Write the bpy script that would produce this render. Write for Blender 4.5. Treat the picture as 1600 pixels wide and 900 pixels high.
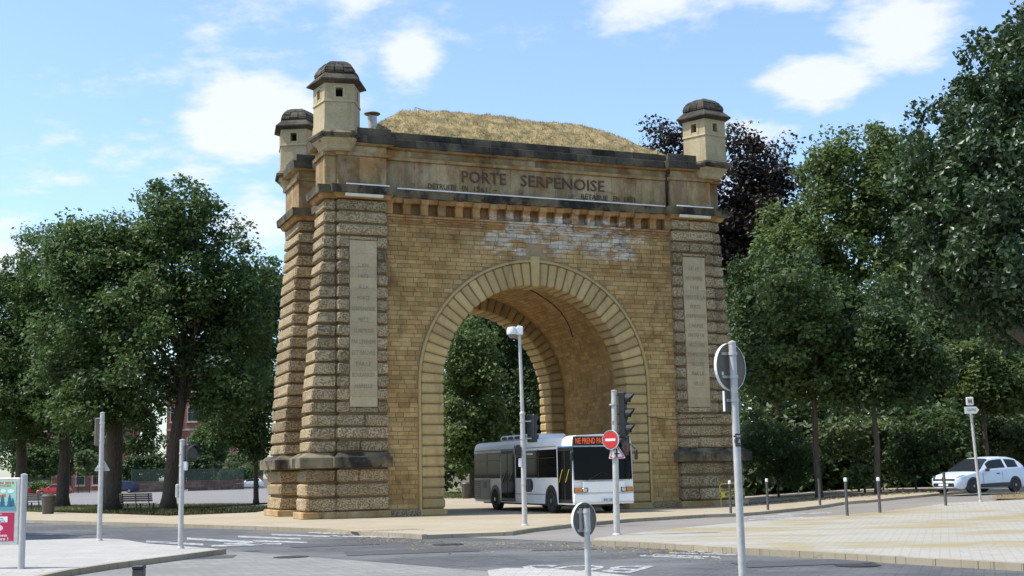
import bpy, bmesh, math, random
import numpy as np
from mathutils import Matrix, Vector
for o in list(bpy.data.objects): bpy.data.objects.remove(o, do_unlink=True)
S = bpy.context.scene
COL = S.collection
rnd = random.Random(7)
NR = np.random.default_rng(11)
R = math.radians
# ------------------------------------------------------------------ camera
F, PITCH, ROLL, EYE = 1998.936, .14383, .02018, 1.65      # focal length in px of a 1600 px wide picture
cam_d = bpy.data.cameras.new('camera'); cam = bpy.data.objects.new('camera', cam_d); COL.objects.link(cam)
cam_d.sensor_width = 36; cam_d.lens = 36 * F / 1600; cam_d.clip_start = .1; cam_d.clip_end = 6000
cam.matrix_world = Matrix.Translation((0, 0, EYE)) @ Matrix.Rotation(math.pi / 2 + PITCH, 4, 'X') @ Matrix.Rotation(-ROLL, 4, 'Z')
S.camera = cam
# ------------------------------------------------------------------ light
SUN_EL, SUN_AZ = R(59), R(260.5)        # azimuth measured from +Y towards +X: the sun stands to the left
W = bpy.data.worlds.new('World'); S.world = W; W.use_nodes = True
wn, wl = W.node_tree.nodes, W.node_tree.links
wn.clear()
wo = wn.new('ShaderNodeOutputWorld'); bg = wn.new('ShaderNodeBackground'); sky = wn.new('ShaderNodeTexSky')
sky.sky_type = 'NISHITA'; sky.sun_disc = False; sky.sun_elevation = SUN_EL; sky.sun_rotation = SUN_AZ
sky.altitude = 200; sky.air_density = 1.0; sky.dust_density = 1.3; sky.ozone_density = .8
SKY_STRENGTH = .15
bg.inputs['Strength'].default_value = SKY_STRENGTH
wl.new(bg.outputs[0], wo.inputs[0])
tc = wn.new('ShaderNodeTexCoord')
def wmath(op, a, b=None, c=None, clamp=False):
    n = wn.new('ShaderNodeMath'); n.operation = op; n.use_clamp = clamp
    for i, q in enumerate((a, b, c)):
        if q is None: continue
        if isinstance(q, (int, float)): n.inputs[i].default_value = q
        else: wl.new(q, n.inputs[i])
    return n.outputs[0]
def cloud_layer():
    """cumulus drawn on a cloud deck: the view direction divided by its height gives deck coordinates"""
    sep = wn.new('ShaderNodeSeparateXYZ'); wl.new(tc.outputs['Generated'], sep.inputs[0])
    h = wmath('MAXIMUM', sep.outputs[2], .02); h = wmath('ADD', h, .16)
    cx = wmath('DIVIDE', sep.outputs[0], h); cy = wmath('DIVIDE', sep.outputs[1], h)
    cmb = wn.new('ShaderNodeCombineXYZ'); wl.new(cx, cmb.inputs[0]); wl.new(cy, cmb.inputs[1])
    n1 = wn.new('ShaderNodeTexNoise'); n1.inputs['Scale'].default_value = 1.15; n1.inputs['Detail'].default_value = 9
    n1.inputs['Roughness'].default_value = .56; n1.inputs['Distortion'].default_value = .25
    mp = wn.new('ShaderNodeMapping'); mp.inputs['Location'].default_value = CLOUD_SHIFT
    wl.new(cmb.outputs[0], mp.inputs[0]); wl.new(mp.outputs[0], n1.inputs['Vector'])
    n2 = wn.new('ShaderNodeTexNoise'); n2.inputs['Scale'].default_value = 11; n2.inputs['Detail'].default_value = 8; n2.inputs['Roughness'].default_value = .62
    wl.new(mp.outputs[0], n2.inputs['Vector'])
    d = wmath('ADD', n1.outputs[0], wmath('MULTIPLY', wmath('SUBTRACT', n2.outputs[0], .5), .36))
    # the cumulus one sees: patches of the deck by direction, their rims broken by the same noise
    tot = None
    a = wmath('ARCTAN2', sep.outputs[0], sep.outputs[1]); e = wmath('ARCSINE', sep.outputs[2])
    for (az, el, ra, re, k) in CLOUDS:
        da = wmath('DIVIDE', wmath('SUBTRACT', a, R(az)), R(ra)); de = wmath('DIVIDE', wmath('SUBTRACT', e, R(el)), R(re))
        q = wmath('SUBTRACT', 1.0, wmath('SQRT', wmath('ADD', wmath('MULTIPLY', da, da), wmath('MULTIPLY', de, de))))
        q = wmath('MULTIPLY', wmath('MAXIMUM', q, 0.0), k)
        tot = q if tot is None else wmath('MAXIMUM', tot, q)
    d = wmath('ADD', wmath('MULTIPLY', wmath('SUBTRACT', d, .5), 2.6), tot)
    mr = wn.new('ShaderNodeMapRange'); mr.interpolation_type = 'SMOOTHSTEP'
    mr.inputs['From Min'].default_value = .20; mr.inputs['From Max'].default_value = .66; wl.new(d, mr.inputs['Value'])
    return wmath('ADD', wmath('MULTIPLY', mr.outputs[0], .84), .05)
CLOUD_SHIFT = (3.4, 1.7, 0)
CLOUDS = [(-11.3, 15.7, 4.0, 2.2, .95), (-4.3, 18.2, 1.8, 2.4, .75), (-7, 21.8, 2.4, 1.4, .6), (0.5, 22.6, 5, 2.0, .6), (7.5, 20.6, 5.5, 2.4, .78), (13, 21.2, 6, 2.8, .72),
          (11.5, 14.4, 4.2, 2.0, .85), (14.2, 16.4, 4.2, 2.4, .95), (17.4, 18.6, 4.0, 3.0, .95), (17, 14.4, 5, 2.4, .6), (-11, 10.6, 3.4, 2.6, .8), (11, 12.6, 6, 2.2, .7), (-22.5, 9, 4, 2.4, .7), (32, 18, 9, 5, .8), (-36, 22, 9, 5, .7), (75, 24, 12, 6, .7), (150, 28, 14, 7, .7), (-110, 26, 12, 6, .7)]
cl = cloud_layer()
hs = wn.new('ShaderNodeMix'); hs.data_type = 'RGBA'
wl.new(cl, hs.inputs['Factor']); 
tn_ = wn.new('ShaderNodeVectorMath'); tn_.operation = 'MULTIPLY'; tn_.inputs[1].default_value = (.92, 1.03, 1.08); wl.new(sky.outputs[0], tn_.inputs[0])
wl.new(tn_.outputs[0], hs.inputs['A']); hs.inputs['B'].default_value = (4.1, 4.25, 4.45, 1)
wl.new(hs.outputs['Result'], bg.inputs['Color'])
sun_d = bpy.data.lights.new('sun', 'SUN'); sun_d.energy = 3.3; sun_d.angle = R(.53); sun_d.color = (1, .955, .88)
sun = bpy.data.objects.new('sun', sun_d); COL.objects.link(sun)
_s = Vector((math.sin(SUN_AZ) * math.cos(SUN_EL), math.cos(SUN_AZ) * math.cos(SUN_EL), math.sin(SUN_EL)))
sun.rotation_euler = (-_s).to_track_quat('-Z', 'Y').to_euler()
V = S.view_settings; V.view_transform = 'Standard'; V.look = 'None'; V.exposure = .68; V.gamma = 1; V.use_curve_mapping = False
S.render.engine = 'CYCLES'
S.cycles.max_bounces = 6; S.cycles.diffuse_bounces = 4; S.cycles.glossy_bounces = 3; S.cycles.transmission_bounces = 4; S.cycles.transparent_max_bounces = 4
S.render.resolution_x, S.render.resolution_y = 1024, 576
# ------------------------------------------------------------------ picture-to-ground helpers (survey of the photograph)
def ray(px, py):
    x2, y2 = px - 800, 450 - py
    c, s = math.cos(ROLL), math.sin(ROLL)
    x, y = x2 * c + y2 * s, -x2 * s + y2 * c
    c, s = math.cos(PITCH), math.sin(PITCH)
    return (x / F, c - s * y / F, s + c * y / F)
def sstep(t): t = max(0, min(1, t)); return t * t * (3 - 2 * t)
def rise(x, y): return .44 * sstep((x - 8) / 12) * sstep((y - 36) / 18)     # the street climbs gently to the right
def gnd(px, py, z=0.0, rz=True):
    r = ray(px, py); zz = z
    for _ in range(12):
        t = (zz - EYE) / r[2]; x, y = r[0] * t, r[1] * t
        if not rz: break
        zz = .5 * zz + .5 * (z + rise(x, y))
    return x, y
def at(px, py, Y):
    r = ray(px, py); t = Y / r[1]; return r[0] * t, EYE + r[2] * t
# ------------------------------------------------------------------ object helpers
def tag(o, label=None, cat=None, group=None, kind=None):
    if label: o['label'] = label
    if cat: o['category'] = cat
    if group: o['group'] = group
    if kind: o['kind'] = kind
    return o
def empty(name, loc=(0, 0, 0), rz=0.0, label=None, cat=None, group=None, parent=None):
    o = bpy.data.objects.new(name, None); COL.objects.link(o); o.location = loc; o.rotation_euler = (0, 0, rz)
    o.empty_display_size = .2
    if parent: o.parent = parent
    return tag(o, label, cat, group)
def add(name, me, parent=None, mats=None, loc=None, rot=None):
    o = bpy.data.objects.new(name, me); COL.objects.link(o)
    if mats is not None and not me.materials:
        for m in (mats if isinstance(mats, (list, tuple)) else [mats]): me.materials.append(m)
    if parent: o.parent = parent
    if loc: o.location = loc
    if rot: o.rotation_euler = rot
    return o
def copy_tree(o, parent=None):
    c = o.copy(); COL.objects.link(c); c.parent = parent
    for ch in o.children: copy_tree(ch, c)
    return c
class MB:
    """collects faces; one build() makes one mesh object"""
    def __init__(s): s.v = []; s.f = []; s.t = []; s.m = []
    def verts(s, vs): n = len(s.v); s.v += [tuple(q) for q in vs]; return n
    def face(s, idx, tone=.5, m=0): s.f.append(tuple(idx)); s.t.append(tone); s.m.append(m)
    def quad(s, a, b, c, d, tone=.5, m=0): n = s.verts((a, b, c, d)); s.face((n, n + 1, n + 2, n + 3), tone, m)
    def poly(s, pts, tone=.5, m=0): n = s.verts(pts); s.face(range(n, n + len(pts)), tone, m)
    def box(s, x0, x1, y0, y1, z0, z1, tone=.5, m=0, warp=None, M=None):
        p = [(x, y, z) for z in (z0, z1) for y in (y0, y1) for x in (x0, x1)]
        if warp: p = [warp(*q) for q in p]
        if M is not None: p = [tuple(M @ Vector(q)) for q in p]
        n = s.verts(p)
        for f in ((0, 2, 3, 1), (4, 5, 7, 6), (0, 1, 5, 4), (2, 6, 7, 3), (0, 4, 6, 2), (1, 3, 7, 5)): s.face([n + i for i in f], tone, m)
        return s
    def block(s, x0, x1, y0, y1, z0, z1, c=.03, tone=.5, m=0, warp=None, M=None, jit=0.0, rn=rnd):
        """box with chamfered edges: 24 vertices, 26 faces"""
        X, Y, Z = (x0, x1), (y0, y1), (z0, z1)
        idx = {}; vs = []
        for i in (0, 1):
            for j in (0, 1):
                for k in (0, 1):
                    sx, sy, sz = (c, -c)[i], (c, -c)[j], (c, -c)[k]
                    for ax, p in enumerate(((X[i], Y[j] + sy, Z[k] + sz), (X[i] + sx, Y[j], Z[k] + sz), (X[i] + sx, Y[j] + sy, Z[k]))):
                        if jit: p = tuple(q + rn.uniform(-jit, jit) for q in p)
                        if warp: p = warp(*p)
                        if M is not None: p = tuple(M @ Vector(p))
                        idx[i, j, k, ax] = len(vs); vs.append(p)
        n = s.verts(vs); g = lambda i, j, k, a: n + idx[i, j, k, a]
        for i in (0, 1):
            q = [g(i, 0, 0, 0), g(i, 1, 0, 0), g(i, 1, 1, 0), g(i, 0, 1, 0)]; s.face(q if i else q[::-1], tone, m)
            q = [g(0, i, 0, 1), g(1, i, 0, 1), g(1, i, 1, 1), g(0, i, 1, 1)]; s.face(q[::-1] if i else q, tone, m)
            q = [g(0, 0, i, 2), g(1, 0, i, 2), g(1, 1, i, 2), g(0, 1, i, 2)]; s.face(q if i else q[::-1], tone, m)
        for i in (0, 1):
            for j in (0, 1):
                q = [g(i, j, 0, 0), g(i, j, 0, 1), g(i, j, 1, 1), g(i, j, 1, 0)]; s.face(q if i == j else q[::-1], tone, m)
                q = [g(i, 0, j, 0), g(i, 0, j, 2), g(i, 1, j, 2), g(i, 1, j, 0)]; s.face(q[::-1] if i == j else q, tone, m)
                q = [g(0, i, j, 1), g(0, i, j, 2), g(1, i, j, 2), g(1, i, j, 1)]; s.face(q if i == j else q[::-1], tone, m)
        for i in (0, 1):
            for j in (0, 1):
                for k in (0, 1):
                    q = [g(i, j, k, 0), g(i, j, k, 1), g(i, j, k, 2)]; s.face(q if (i + j + k) % 2 else q[::-1], tone, m)
        return s
    def prism(s, poly, z0, z1, tone=.5, m=0, cap0=True, M=None, top=None):
        """polygon (counter-clockwise) extruded from z0 to z1; top: another polygon for the upper ring"""
        tp = top or poly; k = len(poly)
        p = [(x, y, z0) for x, y in poly] + [(x, y, z1) for x, y in tp]
        if M is not None: p = [tuple(M @ Vector(q)) for q in p]
        n = s.verts(p)
        for i in range(k): j = (i + 1) % k; s.face((n + i, n + j, n + k + j, n + k + i), tone, m)
        s.face([n + k + i for i in range(k)], tone, m)
        if cap0: s.face([n + i for i in range(k)][::-1], tone, m)
        return s
    def tube(s, pts, rad, k=8, tone=.5, m=0, caps=True):
        pts = [Vector(p) for p in pts]; rad = rad if isinstance(rad, (list, tuple)) else [rad] * len(pts)
        rings = []; prev = None
        for i, p in enumerate(pts):
            d = (pts[min(i + 1, len(pts) - 1)] - pts[max(i - 1, 0)]).normalized()
            if prev is None: a = d.orthogonal().normalized()
            else: a = (prev - d * prev.dot(d)).normalized()
            prev = a; b = d.cross(a)
            rings.append(s.verts([p + (a * math.cos(2 * math.pi * q / k) + b * math.sin(2 * math.pi * q / k)) * rad[i] for q in range(k)]))
        for r0, r1 in zip(rings, rings[1:]):
            for q in range(k): w = (q + 1) % k; s.face((r0 + q, r0 + w, r1 + w, r1 + q), tone, m)
        if caps:
            s.face([rings[0] + q for q in range(k)][::-1], tone, m); s.face([rings[-1] + q for q in range(k)], tone, m)
        return s
    def lathe(s, prof, k=16, M=None, tone=.5, m=0, ph=0.0):
        rings = []
        for r, z in prof:
            p = [(r * math.cos(ph + 2 * math.pi * q / k), r * math.sin(ph + 2 * math.pi * q / k), z) for q in range(k)]
            if M is not None: p = [tuple(M @ Vector(q)) for q in p]
            rings.append(s.verts(p))
        for r0, r1 in zip(rings, rings[1:]):
            for q in range(k): w = (q + 1) % k; s.face((r0 + q, r0 + w, r1 + w, r1 + q), tone, m)
        s.face([rings[0] + q for q in range(k)][::-1], tone, m); s.face([rings[-1] + q for q in range(k)], tone, m)
        return s
    def mesh(s, name, mats, smooth=False):
        me = bpy.data.meshes.new(name); me.from_pydata(s.v, [], s.f)
        at_ = me.attributes.new('tone', 'FLOAT', 'FACE'); at_.data.foreach_set('value', s.t)
        for q in (mats if isinstance(mats, (list, tuple)) else [mats]): me.materials.append(q)
        if max(s.m, default=0): me.polygons.foreach_set('material_index', s.m)
        if smooth:
            me.polygons.foreach_set('use_smooth', [True] * len(me.polygons))
            if smooth is not True: me.set_sharp_from_angle(angle=R(smooth))
        me.update(); return me
    def build(s, name, mats, parent=None, smooth=False, loc=None, rot=None):
        return add(name, s.mesh(name, mats, smooth), parent, None, loc, rot)
# ------------------------------------------------------------------ materials
def newmat(name):
    m = bpy.data.materials.new(name); m.use_nodes = True; t = m.node_tree
    return m, t.nodes, t.links, t.nodes['Principled BSDF']
class NT:
    def __init__(s, name):
        s.m, s.n, s.l, s.p = newmat(name); s.tc = s.n.new('ShaderNodeTexCoord')
    def vec(s, scale=(1, 1, 1), src='Object', rot=(0, 0, 0), loc=(0, 0, 0)):
        mp = s.n.new('ShaderNodeMapping'); mp.inputs['Scale'].default_value = scale; mp.inputs['Rotation'].default_value = rot; mp.inputs['Location'].default_value = loc
        s.l.new(s.tc.outputs[src], mp.inputs[0]); return mp.outputs[0]
    def noise(s, scale, detail=5, rough=.55, vec=None, dist=0):
        q = s.n.new('ShaderNodeTexNoise'); q.inputs['Scale'].default_value = scale; q.inputs['Detail'].default_value = detail
        q.inputs['Roughness'].default_value = rough; q.inputs['Distortion'].default_value = dist
        s.l.new(vec if vec is not None else s.tc.outputs['Object'], q.inputs['Vector']); return q.outputs[0]
    def voro(s, scale, vec=None, feat='F1', out='Distance'):
        q = s.n.new('ShaderNodeTexVoronoi'); q.inputs['Scale'].default_value = scale; q.feature = feat
        s.l.new(vec if vec is not None else s.tc.outputs['Object'], q.inputs['Vector']); return q.outputs[out]
    def rng(s, v, a, b, c=0, d=1, smooth=True):
        q = s.n.new('ShaderNodeMapRange'); q.inputs[1].default_value = a; q.inputs[2].default_value = b; q.inputs[3].default_value = c; q.inputs[4].default_value = d
        if smooth: q.interpolation_type = 'SMOOTHSTEP'
        s.l.new(v, q.inputs[0]); return q.outputs[0]
    def math(s, op, a, b=None, clamp=False):
        q = s.n.new('ShaderNodeMath'); q.operation = op; q.use_clamp = clamp
        for i, w in enumerate((a, b)):
            if w is None: continue
            if isinstance(w, (int, float)): q.inputs[i].default_value = w
            else: s.l.new(w, q.inputs[i])
        return q.outputs[0]
    def mix(s, f, a, b, mode='MIX'):
        q = s.n.new('ShaderNodeMix'); q.data_type = 'RGBA'; q.blend_type = mode
        for k, w in (('Factor', f), ('A', a), ('B', b)):
            if isinstance(w, (int, float)): q.inputs[0 if k == 'Factor' else k].default_value = w
            elif isinstance(w, tuple): q.inputs[6 if k == 'A' else 7].default_value = (*w, 1)
            else: s.l.new(w, q.inputs[0 if k == 'Factor' else (6 if k == 'A' else 7)])
        return q.outputs[2]
    def tone(s, lo=.75, hi=1.25):
        q = s.n.new('ShaderNodeAttribute'); q.attribute_name = 'tone'; return s.rng(q.outputs['Fac'], 0, 1, lo, hi, False)
    def attr(s, name='tone'):
        q = s.n.new('ShaderNodeAttribute'); q.attribute_name = name; return q.outputs['Fac']
    def sep(s, src='Object'):
        q = s.n.new('ShaderNodeSeparateXYZ'); s.l.new(s.tc.outputs[src], q.inputs[0]); return q.outputs
    def mul(s, col, f): 
        q = s.n.new('ShaderNodeVectorMath'); q.operation = 'SCALE'; s.l.new(col, q.inputs[0])
        if isinstance(f, (int, float)): q.inputs['Scale'].default_value = f
        else: s.l.new(f, q.inputs['Scale'])
        return q.outputs[0]
    def bump(s, h, strength=.5, dist=.02):
        q = s.n.new('ShaderNodeBump'); q.inputs['Strength'].default_value = strength; q.inputs['Distance'].default_value = dist
        s.l.new(h, q.inputs['Height']); s.l.new(q.outputs[0], s.p.inputs['Normal'])
    def out(s, col=None, rough=.85, metal=0, spec=None):
        if col is not None:
            if isinstance(col, tuple): s.p.inputs['Base Color'].default_value = (*col, 1)
            else: s.l.new(col, s.p.inputs['Base Color'])
        if isinstance(rough, (int, float)): s.p.inputs['Roughness'].default_value = rough
        else: s.l.new(rough, s.p.inputs['Roughness'])
        s.p.inputs['Metallic'].default_value = metal
        if spec is not None: s.p.inputs['Specular IOR Level'].default_value = spec
        return s.m
def stone(name, c1, c2, dark=(.05, .045, .04), crust=(.62, .80), scale=1.0, pits=0.0, bump=.5, grain=14, white=0.0, tone=(.72, 1.28), streak=.5, rust=0.0):
    t = NT(name)
    col = t.mix(t.rng(t.noise(.9 * scale, 3, .6), .3, .7), c1, c2)
    col = t.mix(t.math('MULTIPLY', t.rng(t.noise(grain, 2, .7), .25, .8), .35), col, tuple(q * .55 for q in c1))
    st = t.noise(1.6, 4, .65, t.vec((1.5, 1.5, .22)))
    col = t.mix(t.math('MULTIPLY', t.rng(st, .5, .78), streak), col, tuple(q * .42 for q in c2))
    if rust: col = t.mix(t.math('MULTIPLY', t.rng(t.noise(.75, 5, .66, t.vec((1, 1, 1.4), loc=(7, 2, 4))), .46, .62), rust), col, (.30, .15, .045))
    if rust and white:      # soot and iron stains gather under the cornices, where water runs down
        x, y, z = t.sep(); up_ = t.math('MULTIPLY', t.rng(z, 9.0, 12.2), t.rng(t.noise(1.3, 5, .7, t.vec((1.6, 1.6, .5), loc=(2, 9, 3))), .42, .60)); col = t.mix(t.math('MULTIPLY', up_, .46), col, (.17, .088, .034))
    cr = t.rng(t.noise(1.1 * scale, 5, .68, t.vec((1, 1, .7), loc=(5, 3, 1))), crust[0], crust[1])
    col = t.mix(cr, col, dark)
    hgt = t.noise(grain * 1.5, 3, .7)
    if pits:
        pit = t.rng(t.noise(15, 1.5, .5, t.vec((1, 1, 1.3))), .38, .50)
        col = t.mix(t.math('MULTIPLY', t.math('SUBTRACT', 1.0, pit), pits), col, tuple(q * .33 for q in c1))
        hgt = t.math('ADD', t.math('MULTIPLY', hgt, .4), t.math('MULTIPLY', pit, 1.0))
    if white:
        x, y, z = t.sep()
        b = t.rng(z, 10.2, 11.5); b = t.math('MULTIPLY', b, t.rng(z, 13.0, 12.7))
        b = t.math('MULTIPLY', b, t.rng(t.math('ABSOLUTE', t.math('SUBTRACT', x, 1.6)), 5.6, 2.6))
        wnz = t.noise(1.5, 6, .74, t.vec((.8, 1, 1.9), loc=(1.3, 0, 2.1)), .6)
        wf = t.rng(t.math('ADD', wnz, t.math('MULTIPLY', b, .22)), .64, .80)
        wf = t.math('MULTIPLY', wf, t.rng(b, .05, .4)); wf = t.math('MULTIPLY', wf, t.rng(t.noise(6, 5, .8), .30, .54))
        col = t.mix(t.math('MULTIPLY', wf, white), col, (.60, .565, .50))
    col = t.mul(col, t.tone(*tone))
    t.bump(hgt, bump, .055 if pits else .025)
    return t.out(col, .9, spec=.25)
M = {}
M['brick'] = stone('brick_sandstone', (.46, .300, .118), (.55, .385, .172), dark=(.19, .095, .034), crust=(.48, .80), white=.95, tone=(.76, 1.18), streak=.42, rust=.4)
M['vault'] = stone('vault_sandstone', (.46, .28, .108), (.52, .345, .15), dark=(.13, .07, .03), crust=(.6, .85), tone=(.78, 1.16), streak=.25)
M['joint'] = stone('joint_mortar', (.25, .175, .088), (.20, .14, .07), crust=(.7, .9))
M['mortar'] = stone('mortar', (.40, .30, .18), (.36, .265, .14), crust=(.7, .9))
M['vouss'] = stone('voussoir_sandstone', (.50, .355, .155), (.55, .41, .20), crust=(.62, .84), tone=(.80, 1.14), streak=.65, grain=9, dark=(.16, .12, .08))
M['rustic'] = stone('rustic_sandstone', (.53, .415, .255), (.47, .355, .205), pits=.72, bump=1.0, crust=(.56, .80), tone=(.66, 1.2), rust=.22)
M['ashlar'] = stone('ashlar_sandstone', (.39, .275, .13), (.49, .385, .245), crust=(.54, .78), dark=(.09, .065, .04), tone=(.70, 1.28), white=.6, rust=.75)
M['corbel'] = stone('corbel_sandstone', (.45, .245, .09), (.49, .33, .165), crust=(.60, .82), dark=(.10, .06, .03), white=.95, tone=(.8, 1.2), rust=.5)
M['turret'] = stone('turret_sandstone', (.44, .355, .205), (.51, .42, .265), crust=(.62, .86), tone=(.85, 1.15), streak=.7, grain=8, dark=(.12, .10, .07))
M['plaque'] = stone('plaque_limestone', (.47, .37, .225), (.52, .42, .27), crust=(.75, .95), tone=(.9, 1.1), streak=.35, bump=.2)
M['black'] = stone('lichen_crust_stone', (.045, .04, .033), (.13, .108, .075), dark=(.02, .02, .02), crust=(.5, .72), tone=(.7, 1.4), bump=.9, grain=10)
M['ledge'] = stone('ledge_stone', (.12, .10, .065), (.26, .21, .13), dark=(.03, .028, .025), crust=(.42, .62), tone=(.8, 1.25), bump=.6)
M['inscr'] = stone('inscription_dark', (.16, .095, .065), (.20, .125, .08), crust=(.7, .9))
M['carved'] = stone('carved_letter', (.385, .31, .205), (.415, .335, .225), crust=(.8, .95))
def plain(name, col, rough=.5, metal=0, grain=0, emit=0, spec=None, var=.12, bump=0):
    t = NT(name); c = col
    if grain: 
        c = t.mix(t.rng(t.noise(grain, 5, .6), .3, .7), tuple(q * (1 - var) for q in col), tuple(min(1, q * (1 + var)) for q in col))
        if bump: t.bump(t.noise(grain * 4, 4, .7), bump, .01)
    m = t.out(c, rough, metal, spec)
    if emit: t.p.inputs['Emission Color'].default_value = (*col, 1); t.p.inputs['Emission Strength'].default_value = emit
    return m
def glass(name, col=(.02, .025, .03), rough=.05, spec=.2):
    t = NT(name)
    return t.out(col, rough, 0, spec)
M['galv'] = plain('galvanised_steel', (.50, .475, .445), .45, .15, 9, var=.12)
M['galv2'] = plain('grey_painted_steel', (.46, .445, .425), .5, .1, 6, var=.08)
M['signback'] = plain('sign_back_grey', (.15, .128, .095), .6, 0, 5, var=.12)
M['white'] = plain('white_enamel', (.80, .80, .79), .35, 0, 6, var=.04)
M['red'] = plain('sign_red', (.60, .018, .02), .35)
M['blackp'] = plain('black_plastic', (.018, .018, .019), .45, 0, 8, var=.3)
M['lens'] = plain('dark_lens', (.03, .03, .035), .15)
M['rubber'] = plain('tyre_rubber', (.022, .022, .022), .8, 0, 12, var=.3)
M['boll'] = plain('bollard_brown', (.085, .078, .072), .5, .3, 8, var=.2)
M['buswhite'] = plain('bus_white_paint', (.90, .905, .91), .3, 0, 1.2, var=.03)
M['clioblue'] = plain('pale_blue_white_paint', (.66, .73, .82), .22, 0, 2, var=.03)
M['glass'] = glass('dark_glass'); M['glass2'] = glass('bus_glass', (.008, .010, .011), .04, .07)
M['grille'] = plain('grille_grey', (.20, .205, .21), .5, .2)
M['amber'] = plain('indicator_amber', (.75, .20, .02), .25)
M['chrome'] = plain('chrome', (.75, .76, .78), .15, 1)
M['rim'] = plain('wheel_rim', (.30, .30, .31), .35, .8, 8)
M['yellow'] = plain('yellow_paint', (.62, .50, .03), .4, 0, 6)
M['led'] = plain('led_orange', (.9, .13, .02), .4, emit=.32)
M['plate'] = plain('number_plate', (.72, .72, .70), .4)
M['cream'] = plain('cream_metal', (.72, .66, .46), .45, 0, 4)
M['lead'] = plain('white_flashing', (.82, .83, .84), .35, 0, 3, var=.06)
M['redcar'] = plain('red_car_paint', (.42, .03, .025), .2); M['bluecar'] = plain('blue_car_paint', (.015, .022, .06), .2); M['whitecar'] = plain('white_car_paint', (.75, .77, .79), .25)
M['wood'] = plain('bench_wood', (.10, .075, .055), .7, 0, 12, var=.3)
M['darkmetal'] = plain('dark_green_metal', (.03, .05, .04), .5, .3, 6)
M['binm'] = plain('bin_brown_metal', (.10, .09, .078), .5, .4, 8)
M['redbrick'] = None
t = NT('red_brick_house')
bk = t.n.new('ShaderNodeTexBrick'); bk.inputs['Scale'].default_value = 4; bk.inputs['Color1'].default_value = (.36, .10, .075, 1); bk.inputs['Color2'].default_value = (.30, .085, .065, 1); bk.inputs['Mortar'].default_value = (.38, .24, .2, 1)
t.l.new(t.vec((1, 1, 1), rot=(R(90), 0, 0)), bk.inputs['Vector']); M['redbrick'] = t.out(bk.outputs[0], .85)
M['pale_stone'] = plain('pale_trim_stone', (.52, .45, .38), .8, 0, 2)
M['slate'] = plain('slate_roof', (.09, .09, .10), .6, 0, 3, var=.3)
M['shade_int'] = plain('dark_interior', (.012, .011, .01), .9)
# paving
def pave(name, c1, c2, size=(.2, .1), mort=.55, stain=(.40, .33, .15), sf=.4, rot=0.0, rough=.85, speck=0.0):
    t = NT(name)
    bk = t.n.new('ShaderNodeTexBrick'); bk.inputs['Scale'].default_value = 1.0; bk.inputs['Brick Width'].default_value = size[0]; bk.inputs['Row Height'].default_value = size[1]
    bk.inputs['Mortar Size'].default_value = .012; bk.inputs['Mortar Smooth'].default_value = .3
    bk.inputs['Color1'].default_value = (*c1, 1); bk.inputs['Color2'].default_value = (*c2, 1); bk.inputs['Mortar'].default_value = (*[q * mort for q in c1], 1)
    t.l.new(t.vec((1, 1, 1), rot=(0, 0, rot)), bk.inputs['Vector'])
    col = bk.outputs[0]
    col = t.mix(t.math('MULTIPLY', t.rng(t.noise(.2, 6, .62, t.vec((1, 1.6, 1))), .42, .64), sf), col, stain)
    col = t.mix(t.math('MULTIPLY', t.rng(t.noise(1.3, 6, .7), .5, .8), .3), col, tuple(q * .6 for q in c1))
    col = t.mix(t.math('MULTIPLY', t.rng(t.noise(30, 3, .7), .45, .8), .25), col, tuple(q * .55 for q in c1))
    ck = t.voro(.45, t.vec((1, 1, 1), loc=(3, 1, 0)), 'DISTANCE_TO_EDGE'); ck = t.math('ADD', ck, t.math('MULTIPLY', t.noise(2.5, 4, .7), .05))
    col = t.mix(t.math('MULTIPLY', t.rng(ck, .032, .024), .45), col, tuple(q * .45 for q in c1))
    col = t.mix(t.math('MULTIPLY', t.rng(t.noise(.55, 5, .7, t.vec((.35, 1.6, 1), rot=(0, 0, -.25))), .52, .70), .38), col, tuple(q * .58 for q in c1))
    if speck: col = t.mix(t.rng(t.noise(14, 3, .65), .68, .72), col, (.42, .38, .25))
    t.bump(t.math('ADD', bk.outputs['Fac'], t.math('MULTIPLY', t.noise(40, 4, .7), -.5)), .35, -.01)
    return t.out(col, rough, spec=.3)
M['road'] = pave('dark_paver_road', (.125, .124, .126), (.082, .083, .087), (.34, .2), .45, (.175, .172, .166), .8, .35, .6, 1)
M['lightroad'] = pave('light_paver_road', (.29, .28, .26), (.225, .218, .202), (.30, .18), .5, (.19, .185, .172), .7, .35)
M['lane'] = pave('worn_asphalt_lane', (.27, .245, .22), (.245, .225, .2), (3, 2.1), .95, (.19, .175, .16), .6, .2)
M['plaza'] = pave('sand_coloured_paving', (.42, .36, .27), (.375, .32, .24), (.45, .3), .93, (.36, .275, .155), .6, .386)
M['plazaR'] = pave('pale_paver_plaza', (.43, .405, .35), (.36, .34, .295), (.36, .12), .62, (.31, .25, .13), .95, .32)
M['island'] = pave('pale_island_pavers', (.46, .44, .41), (.38, .365, .34), (.4, .2), .6, (.36, .34, .295), .4, .1)
M['patch'] = pave('asphalt_patch', (.085, .085, .088), (.08, .08, .083), (4, 3), .97, (.11, .11, .11), .5)
M['iron'] = plain('cast_iron', (.06, .055, .05), .6, .5, 14, var=.3)
M['kerb'] = pave('granite_kerb', (.36, .31, .23), (.33, .28, .2), (1.0, .5), .7, (.25, .2, .12), .5)
M['asphalt2'] = pave('far_asphalt', (.24, .22, .21), (.22, .205, .195), (5, 4), .97, (.17, .155, .145), .5)
t = NT('road_paint'); M['paint'] = t.out(t.mix(t.rng(t.noise(6, 6, .8), .44, .58), (.50, .50, .49), (.14, .142, .146)), .6)
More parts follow.
